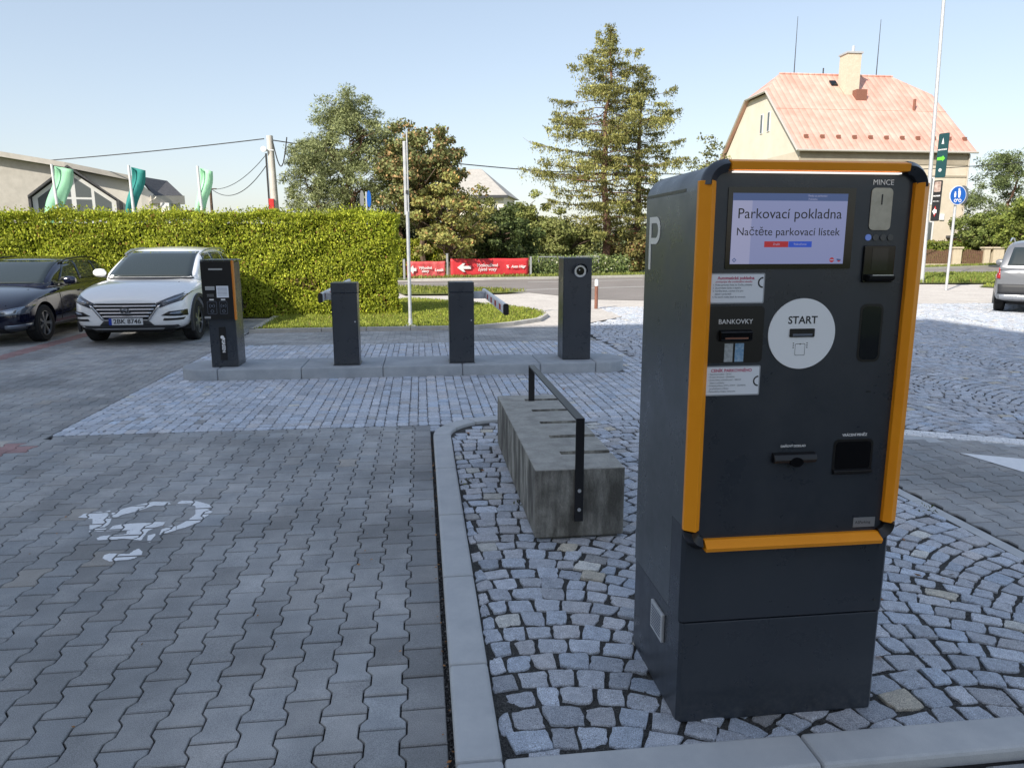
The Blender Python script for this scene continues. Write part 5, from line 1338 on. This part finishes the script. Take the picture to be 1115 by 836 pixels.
p = np.concatenate(pw); n = len(p)
tag(leaves('weeds', p, rng.uniform(.015,.04,n), tints(n, (.07,.09,.03), (.16,.17,.06), .3), 'leaf', aspect=.35), kind='stuff')
# ------------------------------------------------------------------ banners and wire fence across the road
def banner(pa, pb, za, zb, mat, label):
    A = fence_line(pa,1.25); B = fence_line(pb,1.25); d = B-A; ln = d.length; r0 = empty('banner', A, math.atan2(d.y,d.x)); tag(r0, label, 'banner', 'red banners across the road')
    n, m = 24, 6; vs = []; fs = []
    for i in range(n+1):
        for j in range(m+1):
            u, v = i/n, j/m; vs.append((ln*u, .025*math.sin(u*9+v*2)+.012*math.sin(u*31), za+(zb-za)*v+(.015*math.sin(u*14)*(v-.5))))
    for i in range(n):
        for j in range(m): a_ = i*(m+1)+j; fs.append((a_,a_+m+1,a_+m+2,a_+1))
    s_ = MB().add(vs, fs).build('sheet', mat, r0, smooth=True, fix=False); q = s_.modifiers.new('s','SOLIDIFY'); q.thickness = .006
    return r0, ln
r1, ln = banner(499,586, .10, .93, 'red', 'long red banner with white arrow, the right one of two')
zc = .52
MB().prism([(.30,zc),(.58,zc+.20),(.70,zc+.20),(.60,zc+.07),(.98,zc+.07),(.98,zc-.07),(.60,zc-.07),(.70,zc-.20),(.58,zc-.20)], -.060, -.05, 'y').build('arrow', 'white', r1)
text_mesh('Vyzkoušené\najeté vozy'.replace('ajeté','ojeté'), .24, 'white', 'lettering', r1, (ln*.455,-.06,zc), fit=ln*.27, bold=.003, shear=.2)
text_mesh('Auto Hégr', .2, 'white', 'lettering', r1, (ln*.86,-.06,zc+.02), fit=ln*.20, bold=.008, shear=.3)
text_mesh('%', .2, 'white', 'lettering', r1, (ln*.72,-.06,zc+.02), bold=.006)
r2, ln = banner(450,493, .05, .82, 'redfade', 'short creased faded red banner, left of the long one')
zc = .45
MB().prism([(.10,zc),(.26,zc+.20),(.30,zc+.07),(.42,zc+.07),(.42,zc-.07),(.30,zc-.07),(.26,zc-.20)], -.060, -.05, 'y').build('arrow', 'white', r2)
text_mesh('Výhodné\nslevy', .24, 'white', 'lettering', r2, (ln*.46,-.06,zc), fit=ln*.34, bold=.008, shear=.15)
text_mesh('Lesák', .2, 'white', 'lettering', r2, (ln*.82,-.06,zc-.03), fit=ln*.24, bold=.006, shear=.2)
for px, hh, lb in ((495.5,1.15,'dark fence post between the two red banners'),(589,.98,'dark fence post at the right end of the long banner'),(447,.9,'dark fence post at the left end of the short banner')):
    q = fence_line(px,1.3); o = MB().box(-.05,-.05,0,.05,.05,hh).box(-.06,-.06,hh,.06,.06,hh+.03).build('fence_post', 'mesh', loc=q, bevel=.008); tag(o, lb, 'post')
A = fence_line(604,2.0); B = fence_line(672,2.0); d = B-A; ln = d.length
wf = empty('wire_fence', A, math.atan2(d.y,d.x)); tag(wf, 'low grey wire mesh fence overgrown by weeds beyond the road', 'fence')
for k in range(4): MB().tube([(ln*k/3,0,0),(ln*k/3,0,1.0)], .03, 8).build('post', 'mesh', wf, smooth=True)
MB().tube([(0,0,.98),(ln,0,.98)], .022, 6).build('top_rail', 'galv', wf, smooth=True)
ms = MB()
for k in range(int(ln/.12)): ms.box(k*.12-.004,-.003,.05,k*.12+.004,.003,.97)
for k in range(8): ms.box(0,.0035,.08+k*.12,ln,.0085,.088+k*.12)
ms.build('mesh_panel', 'mesh', wf)

# ------------------------------------------------------------------ house with the red roof
hY = 62.0; hc = at(868,160,hY); hr = empty('house', (hc.x+.45,hY+.6,0), R(6.6)); tag(hr, 'two storey cream house with red metal half hipped roof and chimney', 'house')
WH, DH = 15.1, 16.6; ze = at(868,163,hY).z; 
zr_ = ze+7.7
MB().box(0,0,0,WH,DH,ze-.02).build('wall', 'plaster_cream', hr)
MB().box(-.01,-.06,ze-1.0,WH+.01,-.002,ze-.10).build('eaves_band', 'eave_band', hr)
MB().box(0,-.05,ze-2.0,WH,-.002,ze-1.85).build('moulding', 'eave_band', hr)
v1 = 6.15; zh = ze+(zr_-ze)*(v1+.4)/(DH/2+.4); ov = .55
# gable walls
for x_, nm in ((0.0,0),(WH-.3,1)):
    MB().prism([(0,ze-.02),(DH,ze-.02),(DH-v1,zh-.12),(v1,zh-.12)], x_, x_+.3, 'x').build('gable', 'plaster_side', hr)
yc = DH/2; e = .45
ov = .35
def rf(x, y, z): return (x,y,z)
rp = [(-ov,-e,ze),(WH+ov,-e,ze),(WH+ov,v1,zh),(WH-2.3,yc,zr_),(1.8,yc,zr_),(-ov,v1,zh)]
rbk = [(-ov,DH+e,ze),(WH+ov,DH+e,ze),(WH+ov,DH-v1,zh),(WH-2.3,yc,zr_),(1.8,yc,zr_),(-ov,DH-v1,zh)]
rfm = MB(); rfm.add(rp, [tuple(range(6))]); rfm.add(rbk, [tuple(range(6))[::-1]])
rfm.add([(-ov,v1,zh),(1.8,yc,zr_),(-ov,DH-v1,zh)], [(0,1,2)]); rfm.add([(WH+ov,v1,zh),(WH+ov,DH-v1,zh),(WH-2.3,yc,zr_)], [(0,1,2)])
ro_ = rfm.build('roof', 'roof_red', hr, fix=False); q = ro_.modifiers.new('s','SOLIDIFY'); q.thickness = .12; q.offset = -1
MB().tube([(-ov,-e-.08,ze-.02),(WH+ov,-e-.08,ze-.02)], .09, 8).build('gutter', 'gutter', hr, smooth=True)
MB().tube([(WH-.1,-.14,ze-.15),(WH-.1,-.14,0)], .06, 8).build('downpipe', 'gutter', hr, smooth=True)
for (p_, q_) in (((-ov,-e,ze),(-ov,v1,zh)),((-ov,v1,zh),(-ov,DH-v1,zh)),((-ov,DH-v1,zh),(-ov,DH+e,ze))):
    MB().tube([Vector(p_)+Vector((-.05,0,-.06)), Vector(q_)+Vector((-.05,0,-.06))], .10, 6).build('verge_trim', 'gutter', hr)
MB().tube([(1.8,yc,zr_+.03),(WH-2.3,yc,zr_+.03)], .10, 6).build('ridge_cap', 'roof_red', hr)
sl_ = (zr_-ze)/(DH/2+e)
def rz_at(y): return ze+(y+e)*sl_
MB().tube([(-ov,v1-2.1,rz_at(v1-2.1)+.01),(WH+ov,v1-2.1,rz_at(v1-2.1)+.01)], .03, 5).build('roof_seam', 'roof_red', hr)
ch = MB(); cx_, cy_ = 6.9, 5.9
ch.box(cx_,cy_,rz_at(cy_)-.3,cx_+1.3,cy_+1.3,zr_+1.35); cho = ch.build('chimney', 'brick', hr)
MB().box(cx_-.1,cy_-.1,zr_+1.35,cx_+1.4,cy_+1.4,zr_+1.5).build('chimney_cap', 'galv', cho)
MB().tube([(cx_+.8,cy_+.6,zr_+1.5),(cx_+.8,cy_+.6,zr_+2.1)], .14, 8).build('flue', 'galv', cho)
MB().box(cx_+.7,cy_-.7,rz_at(cy_-.7)-.1,cx_+1.7,cy_-.02,rz_at(cy_-.7)+.95).build('flue_base', 'rust', cho)
MB().prism([(cy_-1.1,rz_at(cy_-1.1)+.03),(cy_+.5,rz_at(cy_+.5)+.03),(cy_+.5,rz_at(cy_+.5)+.10),(cy_-1.1,rz_at(cy_-1.1)+.08)], cx_-.9, cx_-.1, 'x') 
sk = MB().prism([(6.9,rz_at(6.9)+.02),(7.4,rz_at(7.4)+.02),(7.4,rz_at(7.4)+.16),(6.9,rz_at(6.9)+.16)], cx_-.75, cx_-.15, 'x').build('skylight', 'gloss_black', hr)
MB().tube([(12.5,4.2,rz_at(4.2)-.1),(12.5,4.2,rz_at(4.2)+.9)], .12, 8).build('roof_vent', 'rust', hr)
for x_, t_ in ((3.2,zr_+4.9),(11.2,zr_+4.9)): MB().tube([(x_,yc,zr_-.1),(x_,yc,t_)], .045, 6, .02).build('antenna', 'wire', hr)
MB().tube([(6.0,yc,zr_-.1),(6.0,yc,zr_+.6)], .06, 6).build('antenna', 'wire', hr)
for k in range(11):
    x_ = .9+k*1.42; MB().box(x_-.16,.75,rz_at(.75)+.0,x_+.16,.95,rz_at(.95)+.16).build('snow_guard', 'rust', hr)
def window(x0, z0, x1, z1, side=False):
    if side:
        f = MB().box(-.07,x0,z0,-.002,x1,z1).build('window', 'white_frame', hr); MB().box(-.075,x0+.06,z0+.06,-.0705,x1-.06,z1-.06).build('pane', 'pane', f)
    else:
        f = MB().box(x0-.15,-.05,z0-.15,x1+.15,-.003,z1+.15).build('window', 'white_frame', hr)
        MB().box(x0,-.056,z0,(x0+x1)/2-.05,-.0505,z1).box((x0+x1)/2+.05,-.056,z0,x1,-.0505,z1).build('pane', 'pane', f)
for x_ in (1.8,5.4,9.0,10.65): window(x_,1.2,x_+1.3,3.4); window(x_,5.0,x_+1.3,7.0)
window(8.3+3.55-.9,1.0,8.3+3.55+.45,3.4)
window(DH/2-2.6,ze+2.3,DH/2-2.1,ze+4.0,True); window(DH/2-1.2,ze+2.3,DH/2-.7,ze+4.0,True)
MB().box(WH-2.2,-.12,3.6,WH-1.8,-.003,4.1).build('meter_box', 'white_frame', hr)
# garden wall with wooden fence panels
fx = [ground_point(p, 288.3-(p-1000)*.012) for p in (985,1009,1043,1051,1074,1080,1089,1100,1128)]
def pill(px0, px1, label):
    A, B = at(px0,289,56.5), at(px1,289,56.5); o = MB().box(0,0,0,B.x-A.x,.5,1.25).box(-.08,-.08,1.25,B.x-A.x+.08,.58,1.38).build('fence_pillar', 'pillar', loc=(A.x,56.5,0), bevel=.02); return tag(o, label, 'pillar')
pill(1037,1046,'cream rendered fence pillar right of the blue round sign'); pill(1071,1077,'narrow cream fence pillar in the middle of the brown fence'); pill(1080.5,1092,'wide cream fence pillar beside the silver car')
def panel(px0, px1, label):
    A, B = at(px0,289,56.7), at(px1,289,56.7); r0 = empty('picket_fence', (A.x,56.7,0)); tag(r0, label, 'fence'); w = B.x-A.x; m_ = MB(); k = 0
    while k*.14 < w-.1: m_.box(k*.14,0,.12,k*.14+.10,.03,1.15+.05*math.sin(k*.6)); k += 1
    m_.build('slats', 'wood', r0); MB().box(0,.031,.35,w,.08,.45).box(0,.031,.90,w,.08,1.0).build('rails', 'wood', r0)
    MB().box(-.02,-.02,0,w+.02,.10,.115).build('plinth', 'pillar', r0)
panel(985,1036.5,'long brown picket fence in front of the cream house'); panel(1047,1070.5,'short brown picket fence between two cream pillars'); panel(1093,1130,'brown picket fence behind the silver car')
hedge('hedge', 0, 6.6, 0, 1.0, 1.75, 'low trimmed green hedge behind the brown picket fence', 260, (.12,.17,.03), (.26,.30,.06), .17, False, (at(985,289,58).x,58,0), 0)
gr_ = at(1052,270,60); sh = empty('garage', (at(1057,270,61).x,61,0)); tag(sh, 'dark red garden shed between the house and the pine', 'shed')
MB().box(0,0,0,4.4,3,2.1).build('wall', 'rust', sh); MB().box(-.3,-.3,2.1,4.7,3.2,2.3).build('roof', 'roof_dark', sh); MB().box(1.5,-.05,0,3.5,-.003,1.9).build('door', 'wood', sh)
broad_tree('bush', (X(1008,59),59.2,0), 2.3, .9, .2, 'small round garden bush below the house window', ((.14,.16,.04),(.26,.24,.07)), 'bush', 24, 80, .16, .4)
# distant house between the trees
m2 = at(520,215,70); mh = empty('house', (at(478,215,70).x,70,0), R(-8)); tag(mh, 'distant house with pale hipped roof half hidden by the trees', 'house')
wz = at(520,213,70).z; wm = at(553,213,70).x-at(478,213,70).x
MB().box(.6,.6,0,wm-.4,8,wz).build('wall', 'white_wall', mh)
tz = at(520,184,74).z
MB().add([(0,0,wz),(wm,0,wz),(wm,9,wz),(0,9,wz),(wm*.50,4.5,tz),(wm*.30,4.5,tz)], [(0,1,4,5),(1,2,4),(2,3,5,4),(3,0,5),(0,3,2,1)]).build('roof', 'roof_pale', mh)
MB().box(-.05,-.05,wz-.25,wm+.05,.1,wz-.01).build('gutter', 'cladding', mh)
for x_ in (wm-3.2,wm-1.8): f = MB().box(x_,.52,wz-2.2,x_+.9,.598,wz-.9).build('window', 'white_frame', mh); MB().box(x_+.1,.5,wz-2.1,x_+.8,.518,wz-1.0).build('pane', 'pane', f)
# ------------------------------------------------------------------ building on the left
lb = empty('shop_building', (0,0,0)); tag(lb, 'cream building with glazed gable and grey wall beyond the hedge', 'building')
def wall_quad(nm, p0, p1, z0a, z0b, mat, thick=.3, zb=0):
    """upright wall from p0 to p1, top heights z0a and z0b"""
    p0, p1 = Vector(p0), Vector(p1); d = (p1-p0).normalized(); n_ = Vector((-d.y, d.x))*thick
    a0, a1, b0, b1 = p0, p1, p1+n_, p0+n_
    vs = [(a0.x,a0.y,zb),(a1.x,a1.y,zb),(b0.x,b0.y,zb),(b1.x,b1.y,zb),(a0.x,a0.y,z0a),(a1.x,a1.y,z0b),(b0.x,b0.y,z0b),(b1.x,b1.y,z0a)]
    return MB().add(vs, [(0,3,2,1),(4,5,6,7),(0,1,5,4),(1,2,6,5),(2,3,7,6),(3,0,4,7)]).build(nm, mat, lb)
def pt_(px, py, Y): q = at(px,py,Y); return (q.x,q.y), q.z
(pA, zA), (pB, zB), (pC, zC) = pt_(-60,157,42), pt_(70,178.5,43.4), pt_(152,195,45)
zA -= .25; zB -= .25; zC -= .25
wall_quad('grey_wall', pA, pB, zA, zB, 'boards'); wall_quad('cream_wall', pB, pC, zB, zC, 'white_wall')
rv = []
for (p_, z_) in ((pA,zA),(pB,zB),(pC,zC)):
    rv.append((Vector((p_[0],p_[1],z_+.02)), Vector((p_[0]-3.5,p_[1]+6,z_+.3))))
m_ = MB()
for (a0, a1), (b0, b1) in zip(rv, rv[1:]):
    m_.add([a0+Vector((.3,-.5,0)), b0+Vector((.3,-.5,0)), b1, a1, a0+Vector((.3,-.5,.28)), b0+Vector((.3,-.5,.28)), b1+Vector((0,0,.28)), a1+Vector((0,0,.28))], [(0,3,2,1),(4,5,6,7),(0,1,5,4),(1,2,6,5),(2,3,7,6),(3,0,4,7)])
m_.build('roof', 'boards', lb); 
(e0_, ze0) = pt_(60,176,43.0)
# far end with the dark roof
(f0, zf0), (f1, zf1), (f2, zf2) = pt_(155,192,49.2), pt_(182,197,52.5), pt_(199,212,51)
q0, q1 = at(168,213,45.3), at(199,213,46.6); q2, q3 = at(152,192,46.6), at(182,197,50.0)
ddm = MB(); ddm.add([tuple(q0),tuple(q1),tuple(q3),tuple(q2)], [(0,1,2,3)]); o = ddm.build('roof', 'roof_dark', lb, fix=False); s_ = o.modifiers.new('s','SOLIDIFY'); s_.thickness = .12
wall_quad('fascia', (q0.x-.1,q0.y-.2), (q1.x+.15,q1.y-.1), q0.z-.02, q1.z-.02, 'boards', .25, q0.z-.45)
wall_quad('cream_wall', (pC[0],pC[1]), (q0.x+.1,q0.y+.2), zC, q0.z-.1, 'white_wall')
wall_quad('end_wall', (q0.x+.1,q0.y+.3), (q1.x-.3,q1.y+.25), q0.z-.4, q1.z-.4, 'white_wall')
wq0, wq1 = at(175,222,45.4), at(190,233,46.0)
wo = MB().box(wq0.x,q0.y+.05,wq1.z-.6,wq1.x,q0.y+.25,wq0.z+.05).build('window', 'white_frame', lb)
wo2 = MB().box((wq0.x+wq1.x)/2+.1,q0.y,wq1.z-.5,wq1.x-.15,q0.y+.045,wq0.z-.1).build('pane', 'pane', wo)
dq = at(163,215,45.0); MB().tube([(dq.x+.4,dq.y,dq.z),(dq.x,dq.y-.1,dq.z-.3),(dq.x,dq.y-.1,0)], .06, 6).build('downpipe', 'gutter', lb)
# glazed gable bay
gY = 40.5
GL, GR, GA = at(35,215,gY), at(126.5,219,gY+1.6), at(77,185.5,gY+.8)
d = Vector((GR.x-GL.x, GR.y-GL.y, 0)); wG = d.length; gb = empty('glazed_bay', (GL.x,GL.y,0), math.atan2(d.y,d.x)); gb.parent = lb
zl, zr2, za = GL.z, GR.z, GA.z; xa = wG*.46
MB().prism([(0,0),(wG,0),(wG,zr2),(xa,za),(0,zl)], 0, 4.0, 'y').build('bay_wall', 'white_frame', gb)
m_ = MB()
for (x0_, z0_), (x1_, z1_) in (((-.15,zl-.05),(xa,za+.12)),((xa,za+.12),(wG+.15,zr2-.05))):
    m_.prism([(x0_,z0_),(x1_,z1_),(x1_,z1_+.13),(x0_,z0_+.13)], -.35, 4.1, 'y')
m_.prism([(-.15,0),(-.04,0),(-.04,zl),(-.15,zl)], -.3, 4, 'y').prism([(wG+.04,0),(wG+.15,0),(wG+.15,zr2),(wG+.04,zr2)], -.3, 4, 'y')
m_.build('bay_roof', 'roof_dark', gb)
def top_at(x): return (zl+(za-zl)*x/xa if x < xa else za+(zr2-za)*(x-xa)/(wG-xa))-.22
xs = [.25, wG*.235, wG*.275, wG*.455, wG*.515, wG*.70, wG*.74, wG-.25]; zbar = zl-.05
pn_ = MB()
for x0_, x1_ in zip(xs[::2], xs[1::2]):
    zm = min(top_at(x0_), top_at(x1_))
    if zm > zbar+.5:
        pn_.prism([(x0_,zbar+.12),(x1_,zbar+.12),(x1_,top_at(x1_)),(x0_,top_at(x0_))], -.012, -.004, 'y'); pn_.prism([(x0_,zbar-1.15),(x1_,zbar-1.15),(x1_,zbar),(x0_,zbar)], -.012, -.004, 'y')
    else: pn_.prism([(x0_,zbar-.9),(x1_,zbar-.9),(x1_,top_at(x1_)-.02),(x0_,top_at(x0_)-.02)], -.012, -.004, 'y')
    pn_.prism([(x0_,.9),(x1_,.9),(x1_,zbar-1.3),(x0_,zbar-1.3)], -.012, -.004, 'y')
pn_.build('glass_panes', 'pane', gb)

# ------------------------------------------------------------------ the building behind the viewpoint (casts the shade, is mirrored in the machine)
SD = Vector((.60,.80,0)).normalized(); EL = 35.0; Hb = 22.0; reach = Hb/math.tan(R(EL))
# its roof corner throws the corner of the shade at site (11.1, 15.2)
sa, sb = 11.2, 15.05
da = (SD.x*C7+SD.y*S7)*reach; db = (-SD.x*S7+SD.y*C7)*reach
bb = empty('shopping_building', S(sa-da, sb-db), ANG+R(2.0)); tag(bb, 'large pale building behind the viewer whose shade covers the forecourt', 'building')
MB().box(-50,-40,0,0,0,Hb).build('wall', 'facade', bb)
gl_ = MB(); 
for k in range(14):
    for f_ in range(5):
        gl_.box(-2.8-k*3.0,.002,1.0+f_*3.8,-1.0-k*3.0,.03,3.4+f_*3.8)
gl_.build('windows', 'pane', bb)['kind'] = 'stuff'

# ------------------------------------------------------------------ light, sky, camera
w = bpy.data.worlds.new('World'); scene.world = w; w.use_nodes = True; nt = w.node_tree; bg = nt.nodes['Background']
sky = nt.nodes.new('ShaderNodeTexSky'); sky.sky_type = 'NISHITA'; sky.sun_disc = False; sky.sun_elevation = R(EL)
sky.sun_rotation = math.atan2(-SD.x, -SD.y); sky.air_density = 1.0; sky.dust_density = 1.6; sky.ozone_density = 1.6; sky.altitude = 250
gm = nt.nodes.new('ShaderNodeGamma'); gm.inputs[1].default_value = .60; nt.links.new(sky.outputs[0], gm.inputs[0]); hs = nt.nodes.new('ShaderNodeMix'); hs.data_type = 'RGBA'; hs.blend_type = 'MULTIPLY'; hs.inputs[0].default_value = 1; hs.inputs[7].default_value = (1.09,1.06,1.055,1); nt.links.new(gm.outputs[0], hs.inputs[6]); nt.links.new(hs.outputs[2], bg.inputs[0]); bg.inputs[1].default_value = .139
sl = bpy.data.lights.new('sun', 'SUN'); sl.energy = 2.6; sl.angle = R(.53); sl.color = (1,.93,.82)
so_ = bpy.data.objects.new('sun', sl); col.objects.link(so_)
dv = Vector((SD.x*math.cos(R(EL)), SD.y*math.cos(R(EL)), -math.sin(R(EL)))); so_.rotation_euler = dv.to_track_quat('-Z','Y').to_euler(); so_.location = (-20,-20,40)
cd = bpy.data.cameras.new('camera'); cam = bpy.data.objects.new('camera', cd); col.objects.link(cam); scene.camera = cam
cam.location = (0,0,CAMH); cam.rotation_euler = (R(90)-PITCH, 0, 0); cd.sensor_width = 36; cd.lens = 36*FPX/1115; cd.clip_end = 2000; cd.clip_start = .05
vs_ = scene.view_settings; vs_.view_transform = 'Standard'; vs_.look = 'None'; vs_.exposure = 1.30; vs_.gamma = 1; vs_.use_curve_mapping = False
print('objects', len(bpy.data.objects))
